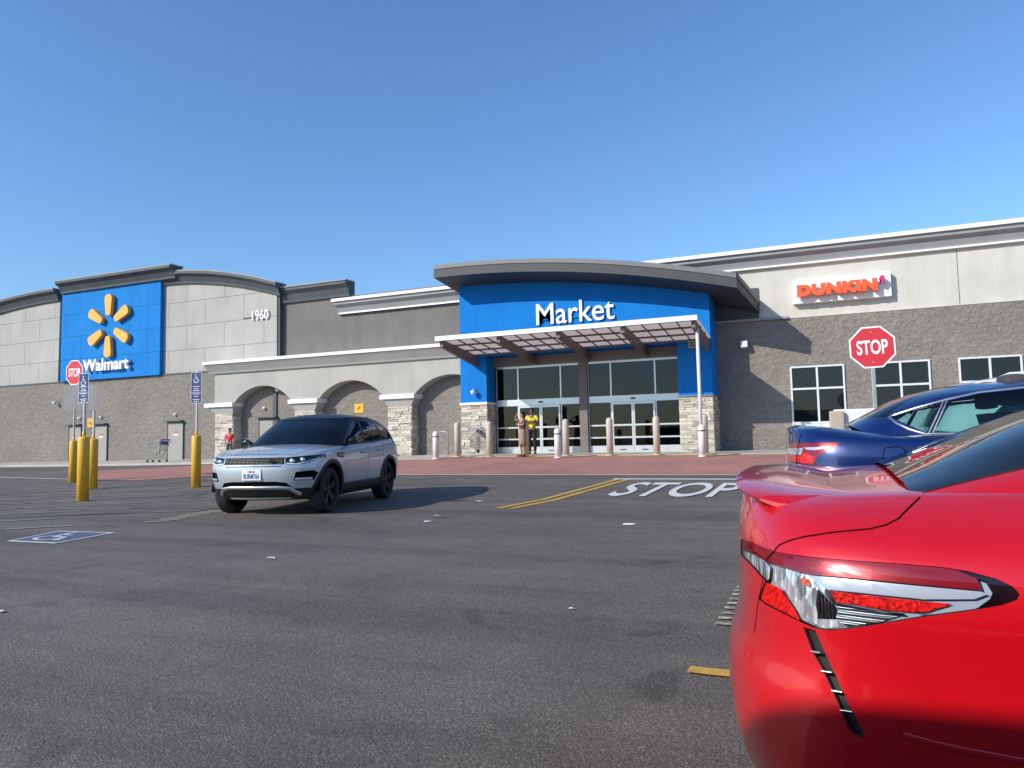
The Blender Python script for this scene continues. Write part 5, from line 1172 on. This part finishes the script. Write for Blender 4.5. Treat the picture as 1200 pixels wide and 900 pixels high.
# ---------------------------------------------------------------- red sedan in the foreground
def make_red():
    O = Vector((-.32, 2.38, -.08)); root = thing('red_sedan', 'bright red sedan filling the right foreground, seen at its tail lamp', 'car', O)
    ap = CAMP-O                                       # viewpoint the lamp outline was measured from
    def lpix(c):
        v = c+O-CAMP; d = v.dot(FW); return (600+F*v.dot(RT)/d, 450-F*v.dot(UP)/d)
    def to3(q): return ap+pray(*q)*1.6
    mids = [.62, .98, 1.6, 2.4, 3.2, 3.85]
    rf = [(0, 0), (.010, .30), (.035, .55), (.085, .76), (.19, .92)]
    lv = [dict(z=.20, xr=.30, xf=4.6, w=.80), dict(z=.30, xr=.16, xf=4.75, w=.865), dict(z=.42, xr=.095, xf=4.85, w=.895), dict(z=.52, xr=.048, xf=4.88, w=.91), dict(z=.62, xr=.034, xf=4.88, w=.918), dict(z=.70, xr=.040, xf=4.87, w=.92),
          dict(z=[.755, .765, .76, .76, .74], xr=.058, xf=4.86, w=.918), dict(z=[.80, .82, .81, .80, .76], xr=.066, xf=4.85, w=.918), dict(z=[.88, .885, .87, .85, .78], xr=.070, xf=4.83, w=.918), dict(z=[.955, .945, .925, .89, .80], xr=.070, xf=4.80, w=.905),
          dict(z=[1.000, .993, .965, .92, .82], xr=.075, xf=4.74, w=.875), dict(z=[1.032, 1.030, .99, .94, .84], xr=.080, xf=4.66, w=.825), dict(z=[1.052, 1.062, 1.01, .955, .86], xr=.085, xf=4.55, w=.765), dict(z=[1.066, 1.084, 1.025, .965, .87], xr=.12, xf=4.4, w=.715)]
    S = shell([ring(l, rf, FF, mids) for l in lv], 8, 4); bm = bmesh.new(); skin(bm, S, cap=lambda x: .034+.020*max(0, 1-x/.55) if x < 2 else .05, capT=16, CP=1.8); bvh = BVHTree.FromBMesh(bm)
    for x in (1.08, 3.90):
        f = cut(bm, circ(x, .34, .385), 'side', lambda c, n: abs(c.y) > .55 and abs(n.y) > .2); bmesh.ops.delete(bm, geom=f, context='FACES')
    arches(bmesh.new(), root, (1.08, 3.90), .34, .385, .905)
    outline = [(868, 631), (879, 634.5), (893.7, 641), (907.5, 645.6), (922.5, 649), (960, 653.5), (1005, 657), (1050, 660), (1100, 664), (1133, 669), (1167, 678), (1187, 687.5), (1195, 696), (1192, 703), (1175, 709), (1142, 715), (1083, 723), (1033, 731), (1003, 736), (980, 738.3), (966, 738.7), (954, 736), (940, 730), (925, 722.5), (910, 715), (897.5, 708.7), (889, 702), (893, 690), (897, 680.6), (890, 673.7), (882.5, 665), (868, 650)]
    SUB = [('red_strip', 'lamp_red', -.003, [(860, 628), (879, 633), (893.7, 640), (907.5, 644.6), (922.5, 648), (960, 652.5), (1005, 656), (1050, 659), (1100, 663), (1140, 669), (1146, 680), (1150, 691.7), (1067, 684), (1003, 677.5), (947.5, 672.5), (912.5, 663), (895.6, 657), (882, 649), (860, 640)]),
           ('dark_tip', 'lamp_tip', -.002, [(1120, 664), (1133, 667), (1167, 676), (1187, 686), (1197, 696), (1194, 705), (1175, 711), (1150, 715), (1146, 712), (1160, 702), (1163, 695), (1154, 681), (1120, 668)]),
           ('clear_bar', 'reflector_bar', -.012, [(947, 674), (1003, 679), (1067, 685.5), (1150, 693), (1158, 696), (1142, 702), (1083, 702.5), (1033, 697.5), (1000, 694), (968, 691), (957, 683)]),
           ('inner_red', 'lamp_red_bright', -.018, [(970, 692.5), (1000, 696), (1025, 699), (1083, 705), (1117, 708), (1087, 717), (1070, 718), (1033, 715), (1000, 709), (977.5, 706)]),
           ('chrome_edge', 'chrome', -.008, [(957, 681), (967, 690), (971, 693), (979, 707), (1000, 710.5), (1033, 716.5), (1060, 719), (1060, 721), (1010, 714), (977, 709), (966, 697)]),
           ('line_reflector', 'reflector_lines', -.022, [(979, 710), (1010, 714), (1062, 720), (1030, 730), (990, 735), (977, 727), (980, 716)]),
           ('fin_reflector', 'reflector_fins', -.026, [(955, 690), (965, 700), (975, 709), (980, 717), (977, 727), (955, 726), (953.7, 705)]),
           ('clear_reflector', 'reflector_clear', -.028, [(901, 665), (912, 664), (946, 673.5), (955, 690), (953, 705), (955, 725), (975, 727), (990, 735), (966, 738), (947.5, 734), (935, 722), (922.5, 702), (907.5, 684), (899, 679)]),
           ('inner_lens', 'reflector_clear', -.010, [(860, 641), (882, 650), (895.6, 658), (901, 665), (899, 679), (896, 680), (890, 673), (882.5, 664), (860, 650)]),
           ('orange_bulb', 'lamp_orange', -.012, [(936, 677), (944, 678), (948, 685), (945, 688), (938, 684)]),
           ('corner_reflector', 'lamp_red_bright', -.004, [(897, 682), (912.5, 689), (922.5, 702.5), (930, 714), (937, 727.5), (925, 721), (910, 713.5), (897.5, 707), (890.5, 702), (894, 690)]),
           ('lens_rim', 'chrome', -.002, [(940, 730), (954, 735), (966, 737.2), (980, 736.8), (1003, 734.5), (1033, 729.5), (1083, 721.5), (1142, 713.5), (1160, 707), (1163, 709), (1142, 715.2), (1083, 723.2), (1033, 731.2), (1003, 736.2), (980, 738.5), (966, 739), (954, 736.5), (940, 731)])]
    for s_ in (-1, 1):
        mir = Matrix.Scale(s_*-1, 4, (0, 1, 0)) if s_ == 1 else Matrix.Identity(4)
        fl = (lambda v: Vector((v.x, -v.y, v.z))) if s_ == 1 else (lambda v: v.copy())
        pj = lambda c, fl=fl: lpix(fl(c)); t3 = lambda q, fl=fl: fl(to3(q)); apx = fl(ap)
        cond = lambda c, n, s_=s_: c.y*s_ > .36 and c.x < .95 and c.z > .5 and (n.y*s_ > .05 or n.x < -.4)
        f = cut(bm, outline, cond=cond, apex=apx, proj=pj, to3=t3)
        rim_faces(bm, f, .013, 'lamp_recess', 'dark_gap', root)
        cover = extract(bm, f, 'tail_lamp', 'lens_clear', root, -.0015)
        src = bmesh.new(); src.from_mesh(cover.data); src.normal_update()
        for nm, mt, of, P in SUB:
            lb = src.copy(); f2 = cut(lb, P, cond=lambda c, n: True, apex=apx, proj=pj, to3=t3)
            if f2: extract(lb, f2, nm, mt, cover, of*.38, keep=True)
            lb.free()
        lb = src.copy(); extract(lb, lb.faces[:], 'lamp_housing', 'reflector_bar', cover, -.0125, keep=True); lb.free(); src.free()
        vent = [(941, 734.5), (951, 762), (964.5, 786.7), (984.5, 831), (993, 853), (1000, 861), (1014.5, 867.8), (1011, 855.5), (995.6, 826.7), (973, 777.8), (961, 751), (955.6, 739)]
        f = cut(bm, vent, cond=cond, apex=apx, proj=pj, to3=t3)
        cond2 = cond
        rim_faces(bm, f, .02, 'vent_wall', 'red_paint', root); vo = extract(bm, f, 'bumper_vent', 'black_plastic', root, -.012)
        def rb(pts, wd, mt, nm, par=root, off=.0012, thick=0):
            P3 = [fl(ap+pray(*q)*.4) for q in pts]
            return ribbon(bvh, P3, lambda p: (p-apx).normalized(), wd, mt, par, nm, off, step=.006, thick=thick)
        for a, b in (((951, 763), (962, 765)), ((963, 786), (975, 788)), ((975, 809), (987, 811)), ((985, 832), (999, 834))): rb([a, b], .0035, 'satin_metal', 'vent_slat', vo, -.004, thick=.004)
        rb([(942, 736), (952, 763), (965.5, 787), (985.5, 831), (994, 852), (1001, 860), (1014, 867)], .0022, 'black_plastic', 'vent_edge', vo, .0005)
        rb([(1083, 577.5), (1077, 584), (1069.6, 591), (1052.7, 608), (1038, 615.5), (1019, 620), (976.7, 624), (943, 629), (926, 633.5), (913, 639), (908, 645)], .0036, 'dark_gap', 'lid_seam')
        rb([(1058, 862), (1090, 871), (1130, 880), (1200, 893)], .014, 'red_paint', 'bumper_crease', thick=.0012)

        rb([(908, 645), (896.5, 656.5), (894, 681), (889, 702.5), (886.5, 720), (884, 742)], .003, 'dark_gap', 'lid_seam', off=.0004)
    # boot-lid lip
    bmS = bmesh.new(); secs = []
    def P(px, py, Y):
        a = onY(px, py, Y); return Vector((a[0]-O.x, Y-O.y, a[1]-O.z))
    half = []
    for t in [i/14 for i in range(15)]:
        y = .648*math.sin(t*math.pi/2)**.9; k = (y/.648)
        xt = .086+.006*k**2+.075*k**7; dip = .016*k**2+.022*k**4; dz = lambda x: (bvh.ray_cast(Vector((x, min(y, .69), 3)), Vector((0, 0, -1)))[0] or Vector((0, 0, 1.09))).z
        zt = 1.106-dip
        half.append([Vector((xt+.22, y, dz(xt+.22)-.001)), Vector((xt+.10, y, max(zt+.003, dz(xt+.10)+.001))), Vector((xt+.02, y, max(zt+.002, dz(xt+.02)-.004))), Vector((xt, y, zt-.003)), Vector((xt+.004, y, zt-.010)), Vector((xt+.06, y, zt-.034))])
    A = P(914, 590, 1.715); B = P(926, 607, 1.70); C_ = P(984, 592.5, 1.69)
    for v in (A, B, C_): v.y = -v.y
    e1 = [half[-1][0]+Vector((.0, .012, -.006)), A+Vector((.07, 0, .002)), A+Vector((.02, 0, .002)), A.copy(), (A+B)/2, B+Vector((.004, 0, 0))]
    e2 = [C_+Vector((.05, 0, .004)), C_+Vector((.02, 0, .002)), C_.copy(), C_+Vector((0, .002, -.001)), C_+Vector((0, .002, -.003)), C_+Vector((.0, 0, -.006))]
    half += [e1, e2]
    full = [[Vector((p.x, -p.y, p.z)) for p in s_] for s_ in half[:0:-1]]+half
    V = [[bmS.verts.new(p) for p in s_] for s_ in full]
    for a, b in zip(V, V[1:]):
        for i in range(5): bmS.faces.new((a[i], a[i+1], b[i+1], b[i]))
    lip = autosmooth(finish('boot_lip', bmS, 'red_paint', root, True), 38)
    # lower rear bumper, plate, front lamps
    f = cut(bm, [(-.75, .18), (.75, .18), (.66, .34), (-.66, .34)], 'end', lambda c, n: c.x < .5 and n.x < -.2); extract(bm, f, 'rear_diffuser', 'black_plastic', root, -.01)
    MB().box(.073, .082, -.155, .155, .84, .99).build('number_plate', 'plate_white', root)
    for s_ in (-1, 1):
        f = cut(bm, [(s_*.5, .66), (s_*.90, .70), (s_*.90, .80), (s_*.5, .76)], 'end', lambda c, n: c.x > 4.2 and n.x > .1); extract(bm, f, 'headlight', 'reflector_clear', root, -.003)
        d = (0, -s_, 0)
        for pts in ([(1.75, .3), (1.72, .6), (1.62, .97)], [(2.75, .3), (2.76, .97)], [(3.45, .45), (3.50, .93)]): ribbon(bvh, [(x, s_*3, z) for x, z in pts], d, .006, 'dark_gap', root)
        for x, z in ((1.80, .86), (2.80, .83)): ribbon(bvh, [(x, s_*3, z), (x+.18, s_*3, z)], d, .032, 'red_paint', root, 'door_handle', thick=.03)
        for x in (1.08, 3.90): wheel(root, x, s_*.79, .34, .215, 'silver_rim', 5, s_)
        m = MB(); m.hexa([(3.2, s_*.80, 1.0), (3.36, s_*.80, 1.0), (3.38, s_*1.0, 1.02), (3.24, s_*1.02, 1.02), (3.2, s_*.80, 1.03), (3.34, s_*.80, 1.03), (3.35, s_*.99, 1.14), (3.24, s_*1.0, 1.14)]); bmesh.ops.bevel(m.bm, geom=m.bm.edges[:], offset=.018, segments=2, affect='EDGES'); m.build('door_mirror', 'red_paint', root, True)
    f = cut(bm, [(-.7, .30), (.7, .30), (.6, .62), (-.6, .62)], 'end', lambda c, n: c.x > 4.3 and n.x > .3); extract(bm, f, 'grille', 'black_plastic', root, -.01)
    autosmooth(finish('body', bm, 'red_paint', root, True, recalc=False), 40)
    base = [(.455, 0, 1.112), (.457, .30, 1.108), (.462, .52, 1.098), (.485, .675, 1.082), (.80, .735, 1.072), (1.4, .765, 1.055), (2.2, .765, 1.03), (2.9, .75, 1.0), (3.3, .70, .965), (3.5, .58, .955), (3.65, .32, .96), (3.7, 0, .96)]
    mid = [(.86, 0, 1.268), (.862, .28, 1.265), (.88, .46, 1.24), (.94, .575, 1.20), (1.16, .645, 1.205), (1.6, .69, 1.20), (2.2, .69, 1.20), (2.6, .67, 1.19), (2.82, .62, 1.18), (2.96, .5, 1.18), (3.05, .3, 1.19), (3.08, 0, 1.19)]
    top = [(1.32, 0, 1.395), (1.33, .26, 1.39), (1.36, .42, 1.375), (1.42, .50, 1.365), (1.56, .545, 1.37), (1.8, .57, 1.375), (2.1, .575, 1.375), (2.3, .565, 1.37), (2.42, .53, 1.36), (2.5, .44, 1.36), (2.55, .26, 1.37), (2.57, 0, 1.37)]
    sd = lambda c, n: abs(n.y) > .45 and abs(c.y) > .4
    panes = [('rear_window', 'top', [(.452, -.665), (.49, -.672), (.60, -.645), (.74, -.615), (.95, -.56), (1.28, -.475), (1.26, 0), (1.28, .475), (.95, .56), (.74, .615), (.60, .645), (.49, .672), (.452, .665), (.44, 0)], lambda c, n: c.x < 1.45 and n.z > .15, 'rear_glass'),
             ('rear_door_window', 'side', [(1.35, 1.09), (2.05, 1.07), (2.05, 1.33), (1.6, 1.32)], sd, 'auto_glass_dark'), ('front_door_window', 'side', [(2.12, 1.07), (3.1, 1.03), (2.45, 1.325), (2.12, 1.33)], sd, 'auto_glass_dark'),
             ('windshield', 'end', [(-.7, 1.0), (.7, 1.0), (.5, 1.34), (-.5, 1.34)], lambda c, n: c.x > 2.45 and n.x > .2 and abs(n.y) < .75, 'auto_glass_dark')]
    gv = glasshouse(root, [base, mid, top], lambda x: .065, 'red_paint', panes, nu=8, nv=6)
    for s_ in (-1, 1):
        ribbon(gv, [(.49, s_*.672, 3), (.60, s_*.645, 3), (.74, s_*.615, 3), (.95, s_*.56, 3), (1.28, s_*.475, 3)], (0, 0, -1), .010, 'black_plastic', root, 'window_seal', .001)
    interior(root, 0, 0, .55, .7, (1.7, 2.6))
    return root
make_red()

# unseen van added behind the camera to shade and darken the red car's side
van = thing('shade_van', 'unseen dark grey van added behind the viewpoint to shade the red car', 'van', (-2.62, -2.3, 0))
m = MB(); m.hexa([(0, -1.0, .35), (5.6, -1.0, .35), (5.6, 1.0, .35), (0, 1.0, .35), (0, -1.0, 1.3), (5.6, -1.0, 1.15), (5.6, 1.0, 1.15), (0, 1.0, 1.3)]); m.hexa([(0, -1.0, 1.3), (4.5, -1.0, 1.2), (4.5, 1.0, 1.2), (0, 1.0, 1.3), (.04, -.9, 2.76), (3.7, -.9, 2.72), (3.7, .9, 2.72), (.04, .9, 2.76)])
bmesh.ops.bevel(m.bm, geom=m.bm.edges[:], offset=.05, segments=3, affect='EDGES'); m.build('body', 'dark_trim', van, True)
for s_ in (-1, 1):
    MB().hexa([(3.0, s_*1.0, 1.35), (4.2, s_*1.0, 1.35), (4.2, s_*.97, 1.35), (3.0, s_*.97, 1.35), (3.0, s_*.945, 2.0), (3.7, s_*.945, 2.0), (3.7, s_*.91, 2.0), (3.0, s_*.91, 2.0)]).build('door_window', 'rear_glass', van)
    for x in (1.0, 4.6): wheel(van, x, s_*.88, .36, .24, 'silver_rim', 5, s_, False)

# ================================================================ people
def figure(name, nodes, edges, mat, parent=None, root_i=0, sub=2):
    bm = bmesh.new(); lay = bm.verts.layers.skin.verify(); vs = []
    for i, (p, r) in enumerate(nodes):
        v = bm.verts.new(p); rr = r if isinstance(r, tuple) else (r, r); v[lay].radius = rr; v[lay].use_root = (i == root_i); vs.append(v)
    for a, b in edges: bm.edges.new((vs[a], vs[b]))
    me = bpy.data.meshes.new(name); bm.to_mesh(me); bm.free(); o = bpy.data.objects.new(name, me); col.objects.link(o)
    o.modifiers.new('s', 'SKIN'); m = o.modifiers.new('u', 'SUBSURF'); m.levels = sub; m.render_levels = sub
    dg = bpy.context.evaluated_depsgraph_get(); m2 = bpy.data.meshes.new_from_object(o.evaluated_get(dg)); o.modifiers.clear(); o.data = m2; bpy.data.meshes.remove(me)
    m2.materials.clear(); m2.materials.append(MATS[mat]); m2.name = name
    for p in m2.polygons: p.use_smooth = True
    if parent: o.parent = parent
    return o
def person(x, y, rz, label, skinm, H=1.65, arms='down', top='tan_fabric', bottom='skirt', botm='tan_fabric', zoff=0.):
    root = thing('person', label, 'person', (x, y, G(x, y)+.03+zoff), rz, 'people in front of the store'); k = H/1.7
    N_ = []; E_ = []
    def n(p, r, par=None):
        N_.append(((p[0]*k, p[1]*k, p[2]*k), (r[0]*k, r[1]*k) if isinstance(r, tuple) else r*k)); i = len(N_)-1
        if par is not None: E_.append((par, i))
        return i
    pel = n((0, 0, .95), (.125, .10)); wa = n((0, 0, 1.10), (.11, .09), pel); ch = n((0, .0, 1.30), (.135, .10), wa); nk = n((0, .01, 1.44), .055, ch); jw = n((0, -.01, 1.52), (.06, .065), nk); hd_ = n((0, -.005, 1.60), (.075, .09), jw); cr_ = n((0, 0, 1.67), (.055, .065), hd_); n((0, -.105, 1.575), .012, hd_); 
    for s_ in (-1, 1):
        n((.082*s_, .01, 1.585), .012, hd_)
        hp = n((.09*s_, 0, .88), .085, pel); kn = n((.10*s_, -.02, .50), .055, hp); an = n((.10*s_, .02, .09), .036, kn); n((.105*s_, -.12, .035), .033, an)
        sh = n((.165*s_, .005, 1.40), .052, ch)
        if arms == 'shade' and s_ == -1: el = n((-.36, -.10, 1.42), .038, sh); wr = n((-.14, -.15, 1.60), .025, el); hands = [(-.08, -.15, 1.62), (-.03, -.17, 1.64)]
        elif arms == 'shade': el = n((.22, -.08, 1.20), .036, sh); wr = n((.02, -.17, 1.22), .024, el); hands = [(-.03, -.19, 1.23), (-.08, -.19, 1.24)]
        elif arms == 'fold': el = n((.25*s_, -.06, 1.16), .045, sh); wr = n((-.02*s_, -.18, 1.20+.02*s_), .03, el); hands = [(-.07*s_, -.18, 1.21), (-.12*s_, -.17, 1.21)]
        else: el = n((.22*s_, .02, 1.13), .038, sh); wr = n((.22*s_, -.06, .90), .025, el); hands = [(.22*s_, -.09, .84), (.22*s_, -.11, .80)]
        pm = n(hands[0], (.022, .034), wr); d = Vector(hands[1])-Vector(hands[0]); up = Vector((0, 0, 1)); q = d.cross(up).normalized() if abs(d.normalized().z) < .9 else Vector((0, 1, 0)); sd_ = d.normalized().cross(q) if abs(d.normalized().z) < .9 else Vector((0, 1, 0))
        for j, ln in enumerate((.85, 1.0, .95, .75)):
            o_ = sd_*(.016*(j-1.5)); b_ = Vector(hands[1])+o_; f1 = n(b_, .009, pm); n(b_+d.normalized()*.04*ln-q*.008, .0075, f1)
        n(Vector(hands[0])+sd_*.035+d.normalized()*.025, .010, pm)
    figure('body', N_, E_, skinm, root, 0, 1)
    K = lambda p: tuple(c*k for c in p)
    # clothes
    sl_ = []
    tn_ = [(K((0, 0, .93)), (.15*k, .125*k)), (K((0, 0, 1.10)), (.12*k, .105*k)), (K((0, 0, 1.30)), (.15*k, .115*k)), (K((0, .01, 1.41)), (.075*k, .07*k))]; te = [(0, 1), (1, 2), (2, 3)]
    for s_ in (-1, 1):
        e = {'shade': (-.28, -.06, 1.41) if s_ == -1 else (.21, -.05, 1.26), 'fold': (.235*s_, -.04, 1.22), 'down': (.215*s_, .01, 1.2)}[arms]
        tn_.append((K((.168*s_, .005, 1.39)), .066*k)); te.append((2, len(tn_)-1)); tn_.append((K(e), .055*k)); te.append((len(tn_)-2, len(tn_)-1))
    figure('top', tn_, te, top, root, 1, 1)
    if bottom == 'skirt':
        m = MB(); prof_ = [(.125, 1.05), (.15, .92), (.165, .75), (.17, .60), (.185, .42), (.18, .42), (.15, .75), (.12, 1.0)]
        m.lathe([(r*k, z*k) for r, z in prof_], n=20); [setattr(v, 'co', Vector((v.co.x*(1+.05*math.sin(7*math.atan2(v.co.y, v.co.x))*(v.co.z < .7)), v.co.y*.8*(1+.06*math.sin(9*math.atan2(v.co.y, v.co.x))*(v.co.z < .8)), v.co.z))) for v in m.bm.verts]; m.build('skirt', botm, root, True)
    else:
        pn = [(K((0, 0, 1.0)), (.145*k, .12*k))]; pe = []
        for s_ in (-1, 1):
            for p, r in (((.092*s_, 0, .86), .10), ((.10*s_, -.02, .50), .075), ((.10*s_, .02, .10), .065)):
                pn.append((K(p), r*k)); pe.append((0 if p[2] > .8 else len(pn)-2, len(pn)-1))
        figure('trousers', pn, pe, botm, root, 0, 1)
    for s_ in (-1, 1): MB().hexa([K(p) for p in ((.06*s_, -.19, 0), (.145*s_, -.19, 0), (.145*s_, .06, 0), (.06*s_, .06, 0), (.07*s_, -.17, .05), (.135*s_, -.17, .05), (.135*s_, .05, .09), (.07*s_, .05, .09))]).build('shoe', 'black_plastic' if bottom != 'skirt' else 'brown_fabric', root)
    m = MB(); bmesh.ops.create_icosphere(m.bm, subdivisions=3, radius=.105*k)
    for v in m.bm.verts:
        v.co = Vector((v.co.x*.86, v.co.y*1.02+.022*k, v.co.z*1.02+1.615*k))
    bmesh.ops.delete(m.bm, geom=[f for f in m.bm.faces if f.calc_center_median().y < -.035*k and f.calc_center_median().z < 1.655*k or f.calc_center_median().z < 1.54*k], context='FACES')
    if bottom == 'skirt': m.hexa([K(p) for p in ((-.07, .05, 1.35), (.07, .05, 1.35), (.06, .10, 1.35), (-.06, .10, 1.35), (-.085, .03, 1.62), (.085, .03, 1.62), (.07, .11, 1.62), (-.07, .11, 1.62))])
    m.build('hair', 'hair', root, True)
    for s_ in (-1, 1):
        m = MB(); m.lathe([(0, -.004), (.008, -.002), (.009, .002), (0, .004)], K((.03*s_, -.093, 1.605)), 8, 'y'); m.build('eye', 'black_plastic', root)
    MB().box(-.022*k, .022*k, -.092*k, -.080*k, 1.532*k, 1.54*k).build('mouth', 'brown_fabric', root)
    return root
a = person(-10.38, 24.95, R(-35), 'woman in a tan skirt with one arm raised to her forehead', 'skin', 1.62, 'shade', 'brown_fabric', 'skirt', 'tan_fabric')
a['label'] = 'person in a tan skirt raising one arm to shade the face'
X = onY(624, 530, 26.4)[0]; person(X, 26.4, R(10), 'person in a yellow shirt and black trousers behind a tan bollard', 'skin_dark', 1.78, 'fold', 'yellow_fabric', 'trousers', 'black_fabric')
X = onY(269, 520, 26.2)[0]; person(X, 26.2, R(20), 'person in a red top half hidden behind the silver car', 'skin', 1.50, 'down', 'red_fabric', 'trousers', 'grey_fabric')
